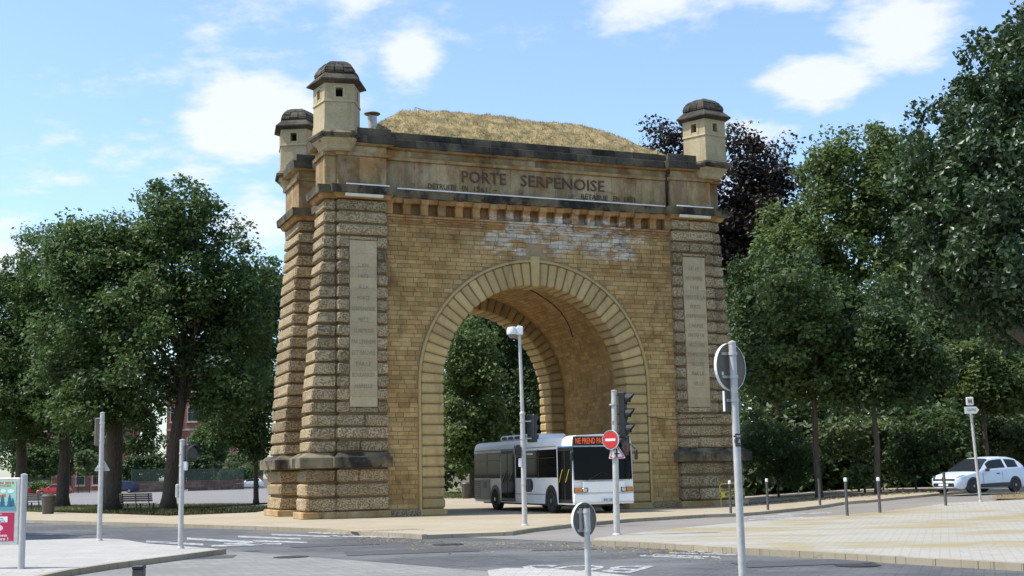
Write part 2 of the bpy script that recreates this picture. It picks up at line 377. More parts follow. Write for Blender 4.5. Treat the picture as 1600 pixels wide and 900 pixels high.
t = NT('lawn_ground'); M['lawn'] = t.out(t.mix(t.rng(t.noise(.35, 6, .65), .35, .65), (.10, .105, .028), (.19, .155, .06)), .95)
t = NT('woodland_soil'); M['soil'] = t.out(t.mix(t.rng(t.noise(.5, 6, .65), .35, .65), (.07, .06, .028), (.11, .085, .045)), .95)
t = NT('dry_turf'); M['turf'] = t.out(t.mix(t.rng(t.noise(1.6, 6, .75), .38, .62), (.155, .125, .052), (.36, .27, .125)), .95); 
def leafmat(name, c1, c2, rough=.5, trans=.35, spec=.4, scale=.35):
    t = NT(name)
    col = t.mix(t.rng(t.noise(scale, 4, .6), .35, .65), c1, c2); col = t.mul(col, t.tone(.6, 1.45))
    t.out(col, rough, spec=spec)
    tr = t.n.new('ShaderNodeBsdfTranslucent'); mx = t.n.new('ShaderNodeMixShader'); mx.inputs[0].default_value = trans
    t.l.new(t.mul(col, 1.15), tr.inputs['Color'])
    t.l.new(t.p.outputs[0], mx.inputs[1]); t.l.new(tr.outputs[0], mx.inputs[2]); t.l.new(mx.outputs[0], t.n['Material Output'].inputs[0])
    return t.m
M['leafA'] = leafmat('chestnut_leaf', (.062, .108, .030), (.085, .138, .038), trans=.42)
M['leafB'] = leafmat('lime_leaf', (.085, .128, .034), (.115, .16, .046), trans=.4)
M['leafC'] = leafmat('copper_beech_leaf', (.028, .021, .016), (.040, .029, .020), trans=.2)
M['leafD'] = leafmat('glossy_lime_leaf', (.036, .066, .024), (.054, .09, .032), rough=.38, spec=.5, trans=.25)
M['leafE'] = leafmat('dark_wood_leaf', (.040, .072, .021), (.060, .098, .028), trans=.38)
M['leafF'] = leafmat('pale_shrub_leaf', (.11, .15, .055), (.15, .19, .075))
M['grassA'] = leafmat('grass_blade', (.085, .105, .028), (.16, .145, .05), trans=.3)
M['straw'] = leafmat('dry_straw', (.19, .155, .06), (.41, .305, .145), trans=.2, scale=1.7)
t = NT('bark'); nz = t.noise(6, 6, .7, t.vec((3, 3, .5))); M['bark'] = t.out(t.mix(t.rng(nz, .3, .7), (.045, .034, .024), (.12, .092, .065)), .95); t.bump(nz, .8, .04)
t = NT('leaf_litter'); M['litter'] = t.out(t.mix(t.rng(t.noise(5, 6, .7), .35, .65), (.16, .10, .045), (.30, .22, .12)), .95)
# ------------------------------------------------------------------ ground
def area(name, poly, z, mat, depth=0.0, side=None, follow=True, kind='structure', parent=None, step=2.0):
    """a flat paved area: polygon in metres, cut on a grid so that it follows the rise of the street; depth > 0 gives it edges"""
    bm = bmesh.new(); vs = [bm.verts.new((x, y, 0)) for x, y in poly]; f = bm.faces.new(vs)
    if f.normal.z < 0: f.normal_flip()
    bmesh.ops.triangulate(bm, faces=bm.faces[:])
    if follow and max(q[0] for q in poly) > 8 and max(q[1] for q in poly) > 36:
        x0, x1 = 8, min(22, max(q[0] for q in poly)); y0, y1 = 36, min(56, max(q[1] for q in poly))
        x = x0
        while x < x1: bmesh.ops.bisect_plane(bm, geom=bm.verts[:] + bm.edges[:] + bm.faces[:], plane_co=(x, 0, 0), plane_no=(1, 0, 0)); x += step
        y = y0
        while y < y1: bmesh.ops.bisect_plane(bm, geom=bm.verts[:] + bm.edges[:] + bm.faces[:], plane_co=(0, y, 0), plane_no=(0, 1, 0)); y += step
    if depth:
        be = [e for e in bm.edges if e.is_boundary]
        r = bmesh.ops.extrude_edge_only(bm, edges=be)
        for v in r['geom']:
            if isinstance(v, bmesh.types.BMVert): v.co.z = -depth
        for fc in r['geom']:
            if isinstance(fc, bmesh.types.BMFace): fc.material_index = 1
        bmesh.ops.recalc_face_normals(bm, faces=bm.faces[:])
    for v in bm.verts: v.co.z += z + (rise(v.co.x, v.co.y) if follow else 0)
    me = bpy.data.meshes.new(name); bm.to_mesh(me); bm.free()
    me.materials.append(mat)
    if depth: me.materials.append(side or mat)
    o = add(name, me, parent)
    if kind: o['kind'] = kind
    return o
G = lambda pts, z=0.0: [gnd(x, y, z) for x, y in pts]
ZR = -.11            # carriageway below pavement level
area('ground', [(-3000, -500), (3000, -500), (3000, 5000), (-3000, 5000)], -.16, M['soil'], follow=False)
area('road', [(-120, 2), (60, 2), (60, 34)] + G([(1353, 786)], ZR) + [(34, 75), (-5, 62), (-120, 62)], ZR, M['road'])
front = [(-100, 811), (40, 813), (200, 817), (400, 823), (510, 827), (560, 831), (660, 836)]
kerbl = [(800, 831), (832, 826), (897, 819), (987, 811), (1100, 804.5), (1150, 803), (1220, 797), (1285, 790), (1316, 785), (1353, 782), (1444, 773)]
gp = G(front) + G(kerbl)
plaza_poly = gp + [(31, 70), (30, 80), (8, 84), (2, 92), (-14, 92), (-18, 74)] + G([(440, 793), (400, 800.5), (262, 806), (180, 803), (40, 799.5), (-100, 797)])
plaza = area('pavement_round_gate', plaza_poly, 0, M['plaza'], .2, M['kerb'])
rb = [(1800, 774), (1600, 780), (1480, 786), (1380, 799), (1330, 803), (1200, 812), (1050, 826), (965, 836), (930, 841)]
rf = [(925, 845), (1000, 848), (1130, 856), (1250, 862), (1400, 871), (1600, 882), (1800, 894)]
plazaR = area('paved_square', G(rf) + G(rb), 0, M['plazaR'], .2, M['kerb'])
isl = [(-100, 848), (40, 844), (150, 841), (190, 842.5), (230, 849), (353, 858.5), (260, 870.5), (170, 882), (110, 891), (60, 902), (-100, 935)]
island = area('traffic_island', G(isl), 0, M['island'], .2, M['kerb'])
isl2 = [(762, 891), (790, 887.5), (850, 888), (930, 893), (1050, 908), (980, 940), (800, 930), (765, 906)]
island2 = area('splitter_island', G(isl2), 0, M['island'], .2, M['kerb'])
area('forecourt_paving', G([(353, 860), (400, 864), (580, 878), (770, 894), (900, 1000), (500, 1300), (-500, 1300), (-400, 900), (-100, 870)], ZR), ZR + .005, M['lightroad'])
area('bus_lane', G([(660, 836.5), (760, 834.5), (800, 832.5), (832, 828), (897, 821), (987, 813), (1100, 806.5), (1220, 799), (1316, 787), (1444, 775), (1700, 765), (1800, 776), (1600, 784), (1480, 789), (1380, 802), (1330, 806), (1200, 815), (1050, 829), (960, 841), (925, 848), (800, 843)], ZR), ZR + .006, M['lane'])
# far side of the green: road with the parked cars
area('far_road', [(-150, 108), (-16, 92), (-12, 100), (-10, 130), (-20, 300), (-60, 250), (-150, 200)], -.10, M['asphalt2'])
lawn_poly = G([(40, 799.5), (180, 803), (262, 806), (400, 800.5), (440, 793)]) + [(-18.2, 86), (-28, 92), (-50, 104), (-70, 108), (-70, 74)]
area('lawn', lawn_poly, -.02, M['lawn'], follow=False)
area('park_lawn', [(-14, 92.2), (2, 92.2), (8, 84.2), (30, 80.2), (60, 90), (60, 240), (-12, 240)], -.04, M['lawn'], follow=False)
area('far_pavement', [(-150, 200.5), (-60, 250.5), (-50, 262), (-150, 215)], -.04, M['plazaR'], follow=False)
# road paint
pm = MB()
for (x0, y0, x1, y1, h) in [(228, 846.5, 318, 851.5, 1.5), (292, 842, 400, 848, 1.7), (372, 838.8, 470, 842.5, 1.3), (330, 853.5, 410, 851, 1.3), (395, 845.6, 480, 848, 1.2), (482, 832.5, 578, 836, 1.0), (515, 837.8, 640, 839.8, 1.1), (424, 835.6, 520, 838.8, 1.2), (350, 849.5, 440, 850.2, 1.0)]:
    q = G([(x0, y0 - h), (x1, y1 - h), (x1, y1 + h), (x0, y0 + h)], ZR)
    pm.poly([(x, y, ZR + .009) for x, y in q[::-1]])
for i, (x0, y0, x1, y1, h) in enumerate([(1020, 867, 1125, 871, .9), (1045, 864, 1150, 867, .8), (1075, 862, 1190, 865.6, .8), (1000, 868.5, 1100, 872.8, .8)]):
    q = G([(x0, y0 - h), (x1, y1 - h), (x1, y1 + h), (x0, y0 + h)], ZR); pm.poly([(x, y, ZR + .005) for x, y in q[::-1]])
for (x0, y0, x1, y1, h) in [(1150, 809.5, 1240, 806.5, .8), (1215, 804.5, 1300, 801.5, .8), (1170, 812.4, 1260, 808.6, .7)]:
    q = G([(x0, y0 - h), (x1, y1 - h), (x1, y1 + h), (x0, y0 + h)], ZR); pm.poly([(x, y, ZR + .011 + rise(x, y)) for x, y in q[::-1]])
o = pm.build('crossing_stripes', M['paint']); o['kind'] = 'structure'
yl = MB()
for a, b in zip(rf[2:], rf[3:]):
    q = G([(a[0], a[1] + 2.0), (b[0], b[1] + 2.2), (b[0], b[1] + 3.6), (a[0], a[1] + 3.4)], ZR); yl.poly([(x, y, ZR + .007) for x, y in q[::-1]])
o = yl.build('kerbside_paint_line', plain('yellowed_paint', (.55, .50, .25), .7, 0, 8, var=.3)); o['kind'] = 'structure'
def kerb_run(parent, px, w=.22, h=.012, ln=1.05, low=.13):
    """granite kerb stones along a pavement edge, each its own piece"""
    pts = [Vector((*gnd(x, y), 0)) for x, y in px]
    segs = list(zip(pts, pts[1:])); d = 0.0
    for a, b in segs:
        L = (b - a).length; u = (b - a).normalized(); nrm = Vector((-u.y, u.x, 0)); n = max(1, round(L / ln))
        for i in range(n):
            p, q = a + u * (L * i / n + .008), a + u * (L * (i + 1) / n - .008)
            dz = rnd.uniform(0, .006)
            z0, z1 = rise(p.x, p.y), rise(q.x, q.y)
            mb = MB(); o = -.012
            v = [p - nrm * .015, q - nrm * .015, q + nrm * w, p + nrm * w]
            zz = [z0, z1, z1, z0]
            nn = mb.verts([(c.x, c.y, z - low) for c, z in zip(v, zz)] + [(c.x, c.y, z + h + dz) for c, z in zip(v, zz)])
            for f in ((0, 1, 5, 4), (1, 2, 6, 5), (2, 3, 7, 6), (3, 0, 4, 7), (4, 5, 6, 7)): mb.face([nn + k for k in f], rnd.random())
            mb.build('kerb_stone', M['kerb'], parent)
kerb_run(plazaR, rf[:-1]); kerb_run(plaza, [(800, 831), (832, 826), (897, 819), (987, 811), (1100, 804.5), (1150, 803), (1220, 797), (1285, 790), (1316, 785), (1353, 782)], .18)
kerb_run(island, [(-60, 926), (60, 902), (110, 891), (170, 882), (260, 870.5), (353, 858.5)], .14); kerb_run(plaza, front[1:], .16, ln=1.5)
def tri_mesh(name, v, tone, mat, per=3):
    me = bpy.data.meshes.new(name); n = len(v) // per
    me.vertices.add(len(v)); me.vertices.foreach_set('co', np.ascontiguousarray(v, dtype=np.float32).ravel())
    me.loops.add(len(v)); me.loops.foreach_set('vertex_index', np.arange(len(v), dtype=np.int32))
    me.polygons.add(n); me.polygons.foreach_set('loop_start', np.arange(0, len(v), per, dtype=np.int32)); me.polygons.foreach_set('loop_total', np.full(n, per, dtype=np.int32))
    a = me.attributes.new('tone', 'FLOAT', 'FACE'); a.data.foreach_set('value', np.asarray(tone, dtype=np.float32))
    me.materials.append(mat); me.update(calc_edges=True); return me
# repairs, covers and debris on the carriageway
for i, (px, py, w, d, rz) in enumerate([(640, 862, 3.2, 1.5, .3), (300, 872, 2.0, 1.1, .2), (1250, 880, 2.6, 1.2, .25), (520, 852, 2.4, 1.0, .4), (880, 858, 1.6, .9, .1)]):
    x, y = gnd(px, py, ZR); c, s_ = math.cos(rz), math.sin(rz)
    mb = MB(); mb.poly([(x + c * a - s_ * b, y + s_ * a + c * b, ZR + .0105) for a, b in ((-w / 2, -d / 2), (w / 2 - .1, -d / 2 - .1), (w / 2, d / 2), (-w / 2 + .2, d / 2 + .08))]); o = mb.build('asphalt_patch', M['patch']); o['kind'] = 'structure'
for (px, py) in ((700, 851), (455, 871), (1340, 884)):
    x, y = gnd(px, py, ZR); mb = MB(); mb.lathe([(.40, 0), (.40, .006), (.37, .006)], 24); mb.lathe([(.335, .0), (.335, .009)], 24); o = mb.build('manhole_cover', M['iron'], None, loc=(x, y, ZR + .008)); o['kind'] = 'structure'
def debris(name, px, n, spread, seed, size=.05):
    r = np.random.default_rng(seed); pts = [Vector((*gnd(a, b, ZR), 0)) for a, b in px]; P = []
    for k in range(n):
        i = r.integers(0, len(pts) - 1); q = pts[i].lerp(pts[i + 1], r.random()); q = q + Vector((r.normal() * .15, -abs(r.normal()) * spread - .05, 0)); P.append((q.x, q.y, ZR + .014 + rise(q.x, q.y)))
    P = np.array(P); th = r.uniform(0, 6.28, n); s_ = size * r.uniform(.4, 1.4, n); a = np.c_[np.cos(th), np.sin(th), r.normal(size=n) * .2] * s_[:, None]; b = np.c_[-np.sin(th), np.cos(th), r.normal(size=n) * .2] * s_[:, None] * .5
    v = np.empty((n, 2, 3, 3)); v[:, 0, 0] = P - a; v[:, 0, 1] = P + b; v[:, 0, 2] = P + a; v[:, 1, 0] = P - a; v[:, 1, 1] = P + a; v[:, 1, 2] = P - b
    me = tri_mesh(name, v.reshape(-1, 3), np.repeat(r.random(n), 2), M['straw']); o = add(name, me); o['kind'] = 'stuff'; return o
tag(debris('kerb_debris', rf[:-1], 2600, .55, 501), 'pale straw and leaf debris along the kerb of the square', 'debris')
tag(debris('lane_debris', [(800, 833), (897, 822), (987, 814), (1100, 807), (1285, 793)], 700, .35, 502), 'straw debris along the kerb of the bus lane', 'debris')
tag(debris('road_debris', [(560, 840), (700, 846), (930, 850), (1100, 862)], 1500, 1.8, 503, .035), 'scattered straw specks on the dark road', 'debris')
# ------------------------------------------------------------------ lettering
def text_mesh(body, mat, width=None, height=None, depth=.01, bold=.0):
    cu = bpy.data.curves.new('lettering', 'FONT'); cu.body = body; cu.size = 1; cu.extrude = .5; cu.offset = bold; cu.align_x = 'CENTER'; cu.align_y = 'BOTTOM_BASELINE'; cu.resolution_u = 2
    tmp = bpy.data.objects.new('tmp_text', cu); COL.objects.link(tmp)
    dg = bpy.context.evaluated_depsgraph_get(); me = bpy.data.meshes.new_from_object(tmp.evaluated_get(dg))
    bpy.data.objects.remove(tmp); bpy.data.curves.remove(cu)
    co = np.empty(len(me.vertices) * 3); me.vertices.foreach_get('co', co); co = co.reshape(-1, 3)
    mn, mx = co.min(0), co.max(0)
    co[:, 0] -= (mn[0] + mx[0]) / 2
    sy = (height / .69) if height else 1.0
    sx = (width / (mx[0] - mn[0])) if width else sy
    if not height: sy = sx
    co *= (sx, sy, depth); me.vertices.foreach_set('co', co.ravel()); me.materials.clear(); me.materials.append(mat); me.update()
    return me
UPRIGHT = (math.pi / 2, 0, 0)          # text standing in the x-z plane, read from -y
# ------------------------------------------------------------------ the gate
YAW, CX, CY = .38636, 1.12144, 54.9027
gate = empty('city_gate', (CX, CY, 0), YAW, 'ochre sandstone city gate with round arch, rusticated piers, corner turrets and turf roof', 'city gate')
A_, B_, P0, PB, S_ = 6.75, 8.87, 10.2, .065, 8.55
VF, VP, VC, VR = .29, 0.0, .22, 10.0            # planes: central wall, pilaster front, corner pier front, rear wall
V1, V2, V3 = 1.85, 5.1, 7.9                      # side piers: end of the front one, span of the rear one
ZL0, ZL1, ZU, ZC = 2.0, 2.44, 2.6, 13.05         # ledge, first upper course, string course
NC = 20; PITCHC = (ZC - ZU) / NC
RI, RO, RV, ZS = 4.27, 5.29, 4.97, 5.45          # arch: intrados, extrados, vault, springing height
VA1, VA2 = 1.42, 8.6
pu = lambda z: P0 - PB * z
def outline(off, P=9.38):
    base = [(-P, VC), (-B_, VC), (-B_, VP), (-A_, VP), (-A_, VF), (A_, VF), (A_, VP), (B_, VP), (B_, VC), (P, VC), (P, V1), (S_, V1), (S_, V2), (P, V2), (P, V3), (S_, V3), (S_, VR), (-S_, VR), (-S_, V3), (-P, V3), (-P, V2), (-S_, V2), (-S_, V1), (-P, V1)]
    n = len(base); out = []
    for i in range(n):
        p, q, r = base[i - 1], base[i], base[(i + 1) % n]
        def nrm(a, b): L = math.hypot(b[0] - a[0], b[1] - a[1]); return ((b[1] - a[1]) / L, -(b[0] - a[0]) / L)
        n1, n2 = nrm(p, q), nrm(q, r)
        out.append((q[0] + off * (n1[0] + n2[0]), q[1] + off * (n1[1] + n2[1])))
    return out
# masonry core with the vault notch
ang = [math.pi * i / 40 for i in range(41)]
prof = [(-S_, 0), (-RV, 0)] + [(-RV * math.cos(t), ZS + RV * math.sin(t)) for t in ang] + [(RV, 0), (S_, 0), (S_, 12.5), (-S_, 12.5)]
Mx = Matrix.Rotation(math.pi / 2, 4, 'X')            # x-y profile stands up; extrusion runs towards -y
core = MB(); core.prism(prof, -VR + .02, -VF - .025, M=Mx)
core.box(-S_ + .01, S_ - .01, VF + .30, VR - .03, 12.49, ZC + .02)
core.build('masonry_core', M['mortar'], gate)
# front wall bricks: 300 as pieces of their own, the others joined
front_wall = MB(); front_wall.box(-A_, A_, VF - .005, VF + .02, 12.12, 12.5, .5); front_wall.box(-A_, A_, VF + .25, VF + .29, 12.49, ZC + .02, .3)
front_wall = front_wall.build('front_wall', M['corbel'], gate)
RH = .19
bricks = []
z = .30; row = 0
while z < 12.1:
    z1 = min(z + RH * rnd.uniform(.88, 1.12), 12.12)
    if 12.12 - z1 < .08: z1 = 12.12
    def lim(zz): return RO + .11 if zz <= ZS else (math.sqrt(max(0, (RO + .12) ** 2 - (zz - ZS) ** 2)) if zz - ZS < RO + .12 else 0)
    hole = max(lim(z), lim(z1))
    x = -A_ + .01 - (row % 2) * .24
    while x < A_:
        w = rnd.choice((.36, .44, .5, .56, .64)); a, b = max(x, -A_ + .01), min(x + w - .018, A_ - .01)
        x += w
        if abs(z - 11.1) < .3 and abs((a + b) / 2) < .42: continue
        parts_ = []
        if hole <= 0: parts_ = [(a, b)]
        else:
            if a < -hole: parts_.append((a, min(b, -hole)))
            if b > hole: parts_.append((max(a, hole), b))
        for p, q in parts_:
            if q - p > .07: bricks.append((p, q, z + .009, z1 - .009 - rnd.choice((0, 0, .006)), rnd.uniform(.0, .02), rnd.random()))
    z = z1; row += 1
def brick_face(mb, p, q, z0, z1, d, tn): mb.box(p, q, VF - d, VF + .03, z0, z1, tn)
order = sorted(range(len(bricks)), key=lambda i: -(bricks[i][1] - bricks[i][0]) * (1.25 if bricks[i][0] < -5 else 1) * (1.15 if bricks[i][2] < 9 else .9))
big = set(order[:295]); rest = MB()
for i, bk in enumerate(bricks):
    if i in big:
        mb = MB(); brick_face(mb, *bk); mb.build('brick', M['brick'], front_wall)
    else: brick_face(rest, *bk)
tag(rest.build('brickwork', M['brick'], front_wall), kind='stuff')
# vault lining
vm = MB()
def vault_pt(s, r):   # s: arc length from the left foot
    if s < ZS: return -r, s
    L = math.pi * RV
    if s < ZS + L: t = (s - ZS) / RV; return -r * math.cos(t), ZS + r * math.sin(t)
    return r, ZS - (s - ZS - L)
s = .1; row = 0; L = 2 * ZS + math.pi * RV
while s < L - .1:
    x = VA1 - (row % 2) * .22
    while x < VA2:
        w = rnd.choice((.42, .5, .58)); a, b = max(x, VA1), min(x + w - .02, VA2); x += w
        if b - a < .08: continue
        r0 = RV - rnd.uniform(.012, .03); tn = rnd.random()
        p = [(vault_pt(s + .01, RV + .02), vault_pt(s + .01, r0)), (vault_pt(s + .18, RV + .02), vault_pt(s + .18, r0))]
        (o0, i0), (o1, i1) = p
        n = vm.verts([(i0[0], a, i0[1]), (i0[0], b, i0[1]), (i1[0], b, i1[1]), (i1[0], a, i1[1]), (o0[0], a, o0[1]), (o0[0], b, o0[1]), (o1[0], b, o1[1]), (o1[0], a, o1[1])])
        for f in ((0, 1, 2, 3), (0, 4, 5, 1), (3, 2, 6, 7), (0, 3, 7, 4), (1, 5, 6, 2)): vm.face([n + k for k in f], tn)
    s += .19; row += 1
vault = vm.build('vault_brickwork', M['vault'], gate); vault['kind'] = 'stuff'
# arch rings front and rear
def ring(v0, v1, face):       # face: -1 shows towards the front, +1 towards the rear
    rc = MB()
    fm = MB()
    def strip(ra, rb_, va, vb, tn=.5, rc=rc):
        pts = [(0, None)] ; arr = []
        for q in ([('L', z) for z in (0.0, ZS)] + [('A', t) for t in ang[1:-1]] + [('R', z) for z in (ZS, 0.0)]):
            def P(r): return (-r, q[1]) if q[0] == 'L' else ((r, q[1]) if q[0] == 'R' else (-r * math.cos(q[1]), ZS + r * math.sin(q[1])))
            a, b = P(ra), P(rb_)
            arr.append(rc.verts([(a[0], va, a[1]), (b[0], va, b[1]), (b[0], vb, b[1]), (a[0], vb, a[1])]))
        for i, j in zip(arr, arr[1:]):
            for k in range(4): w = (k + 1) % 4; rc.face((i + k, j + k, j + w, i + w), tn)
    strip(RI + .07, RO - .02, v0 + .06, v1 - .05)
    strip(RO + .0, RO + .105, min(v0, v1) - .02 if face < 0 else v1 - .1, v0 + .12 if face < 0 else v1 + .02, .35, fm)
    root = rc.build('arch_ring', M['joint'], gate)
    fm.build('archivolt_fillet', M['vouss'], root)
    NV = 37; dt = math.pi / NV
    for i in range(NV):
        key = i == NV // 2; mb = MB(); g = .030 / 4.8
        t0, t1 = i * dt + g, (i + 1) * dt - g
        ro = RO + .27 if key else RO - .005; ri = RI - (.05 if key else 0); pr = .07 if key else 0
        if key: t0 -= .004; t1 += .004
        def wp(x, y, z): return (-z * math.cos(x / 4.8), y, ZS + z * math.sin(x / 4.8))
        f0, f1 = (v0 - pr, v1) if face < 0 else (v0, v1 + pr)
        mb.block(t0 * 4.8, t1 * 4.8, f0, f1, ri, ro, .06, rnd.random() * (.7 if key else 1), warp=wp)
        mb.build('keystone' if key else 'voussoir', M['vouss'], root)
    nj = 12; h = (ZS - .27) / nj
    for sd in (-1, 1):
        for i in range(nj):
            mb = MB(); a, b = sorted((sd * RI, sd * (RO - .005)))
            mb.block(a, b, v0, v1, .27 + i * h + .028, .27 + (i + 1) * h - .028, .06, rnd.random() * (.5 if i < 3 else 1)); mb.build('jamb_block', M['vouss'], root)
        mb = MB(); a, b = sorted((sd * (RI - .08), sd * (RO + .02))); mb.block(a, b, v0 - .06, v1 + .06, 0, .26, .03, .3); mb.build('plinth_block', M['vouss'], root)
    return root
ring(VF - .07, VA1, -1); ring(VA2, VR + .07, 1)
# plinth along the central wall
for sd in (-1, 1):
    mb = MB(); a, b = sorted((sd * (RO + .04), sd * (A_ - .02))); mb.block(a, b, VF - .1, VF + .1, 0, .26, .025, .35); mb.build('plinth_block', M['rustic'], gate)
# piers and pilasters with rusticated blocks
JOINT = .10
def courses():
    for i in range(3): yield i, .27 + i * .577, .27 + (i + 1) * .577, False
    for i in range(NC): yield i, ZU + i * PITCHC, ZU + (i + 1) * PITCHC, True
def corner_pier(sd, va, vb, inner):
    c = MB()
    def poly(z, ins=.13, q=None):
        o = (q or pu(z)) - ins; a, b = sorted((sd * o, sd * (inner - .3))); return [(a, va + ins), (b, va + ins), (b, vb - ins), (a, vb - ins)]
    c.prism(poly(0, q=10.12), .0, ZL0 + .01, .3); c.prism(poly(ZU), ZL1, ZC + .01, .3, top=poly(ZC))
    root = c.build('corner_pier', M['joint'], gate)
    for i, z0, z1, up in courses():
        mb = MB()
        wp = (lambda x, y, z: (sd * (pu(z) - (10 - x)), y, z)) if up else (lambda x, y, z: (sd * (10.12 - (10 - x)), y, z))
        inw = lambda z: 10 - ((pu(z) if up else 10.12) - inner) + .012
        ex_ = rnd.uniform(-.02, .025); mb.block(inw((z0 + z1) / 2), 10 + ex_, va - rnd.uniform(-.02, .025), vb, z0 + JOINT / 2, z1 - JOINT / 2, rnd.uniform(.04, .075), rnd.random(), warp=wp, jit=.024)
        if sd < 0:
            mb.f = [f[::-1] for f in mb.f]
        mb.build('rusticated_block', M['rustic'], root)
    # plinth and ledge
    mb = MB(); a, b = sorted((sd * (10.25), sd * (inner - .01))); mb.block(a, b, va - .11, vb + .11, 0, .27, .025, .75); mb.build('plinth_block', M['ashlar'], root)
    mb = MB(); a, b = sorted((sd * 10.42, sd * (inner - .01))); mb.block(a, b, va - .27, vb + .27, ZL0, ZL1, .03, rnd.random()); 
    mb.prism([(a + .06, va - .2), (b - .06, va - .2), (b - .06, vb + .2), (a + .06, vb + .2)], ZL1 - .01, ZU + .01, .9, top=[(a + .36, va + .0), (b - .3, va + .0), (b - .3, vb - .0), (a + .36, vb - .0)])
    mb.build('ledge_stone', M['ledge'], root)
    return root
for sd in (-1, 1):
    corner_pier(sd, VC, V1, B_); corner_pier(sd, V2, V3, S_)
PLQ = (4.43, 11.3)
def pilaster(sd, va, vb, plq):
    a, b = sorted((sd * A_, sd * B_)); fr = va < 5
    c = MB(); c.box(a + .10, b - .10, va + .11, vb, .02, ZC + .01, .3); root = c.build('pilaster', M['joint'], gate)
    for i, z0, z1, up in courses():
        z0, z1 = z0 + JOINT / 2, z1 - JOINT / 2
        segs = [(a, b, z0, z1)]
        if plq and up and z1 > PLQ[0] and z0 < PLQ[1]:
            pa, pb = sd * 8.36 if sd < 0 else 7.24, sd * 7.21 if sd < 0 else 8.39
            segs = [(a, pa - .012, z0, z1), (pb + .012, b, z0, z1)]
            if z0 < PLQ[0] - .06: segs.append((pa - .012, pb + .012, z0, PLQ[0] - .02))
            if z1 > PLQ[1] + .06: segs.append((pa - .012, pb + .012, PLQ[1] + .02, z1))
        elif rnd.random() < .45: m_ = a + (b - a) * rnd.uniform(.4, .6); segs = [(a, m_ - .006, z0, z1), (m_ + .006, b, z0, z1)]
        for s_ in segs:
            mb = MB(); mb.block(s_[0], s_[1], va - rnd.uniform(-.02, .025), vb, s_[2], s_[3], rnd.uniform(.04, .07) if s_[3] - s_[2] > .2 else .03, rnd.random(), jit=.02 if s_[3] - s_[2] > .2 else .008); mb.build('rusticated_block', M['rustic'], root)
    mb = MB(); mb.block(a - .06, b + .06, va - .1, vb + .05, 0, .27, .025, .45); mb.build('plinth_block', M['ashlar'], root)
    mb = MB(); mb.block(a - .22, b + .1, va - .27, vb + .05, ZL0 + .004, ZL1 + .004, .03, .15)
    mb.prism([(a - .12, va - .2), (b + .02, va - .2), (b + .02, vb), (a - .12, vb)], ZL1, ZU + .012, .5, top=[(a + .02, va), (b, va), (b, vb), (a + .02, vb)])
    mb.build('ledge_stone', M['ledge'], root)
for sd in (-1, 1):
    pilaster(sd, VP, VF + .1, True); pilaster(sd, VR - .1, VR + .3, False)
TEXTL = ["L'AN", '1473', 'A LA', 'PORTE', 'SERPENOISE', 'METZ', 'SURPRISE', "PAR L'ENNEMI", 'EST SAUVEE', 'PAR LE', 'BOULANGER', 'HARELLE']
TEXTR = ['LE 19', 'NOVEMBRE', '1918', 'PRES DE LA', 'PORTE', 'SERPENOISE', "L'ARMEE", 'ENTRE DE', 'VICTOIRE', 'FRANCAISE', 'SALUEE', 'PAR LA', 'VILLE']
for sd, TX in ((-1, TEXTL), (1, TEXTR)):
    pa, pb = (-8.36, -7.21) if sd < 0 else (7.24, 8.39)
    mb = MB(); zz = [PLQ[0] + .01, 4.85, 5.32, 5.9, 6.4, 6.9, 7.4, 7.9, 8.4, 8.9, 9.3, 9.75, 10.2, 10.75, PLQ[1] - .01]
    for z0, z1 in zip(zz, zz[1:]):
        mb.box(pa, pb, VP + .035, VP + .2, z0 + .002, z1 - .002, rnd.random())
    pq = mb.build('inscribed_plaque', M['plaque'], gate)
    pq['label'] = 'pale inscribed stone panel on the left pilaster' if sd < 0 else 'pale inscribed stone panel on the right pilaster'
    n = len(TX); ztop = 10.25 if sd < 0 else 10.75; zb = 5.28 if sd < 0 else 5.5
    for i, s_ in enumerate(TX):
        me = text_mesh(s_, M['carved'], width=min(1.0, .105 * len(s_)), height=.17, depth=.01)
        o = add('carved_lettering', me, pq, loc=((pa + pb) / 2, VP + .033, ztop - (ztop - zb) * i / (n - 1) - .08), rot=UPRIGHT)
# string course, frieze, cornice
def band(name, z0, z1, off, mat, tn=.5, top=None, P=9.38):
    mb = MB(); mb.prism(outline(off, P), z0, z1, tn, top=outline(top, P) if top is not None else None); return mb.build(name, mat, gate)
band('string_moulding', ZC - .02, 13.22, .09, M['corbel'], .5, .2)
st_ = band('string_course', 13.22, 13.54, .30, M['ledge'], .2, .34)
band('frieze', 13.53, 14.86, -.02, M['ashlar'], .4)
band('frieze_moulding', 14.85, 14.97, .07, M['ashlar'], .6, .11)
uf = band('upper_frieze', 14.96, 15.32, -.02, M['ashlar'], .5)
band('cornice_bed', 15.30, 15.36, .12, M['ashlar'], .4, .26)
cn = band('cornice', 15.36, 15.70, .25, M['black'], .5, .28)
cp = band('parapet', 15.69, 16.03, .10, M['black'], .4)
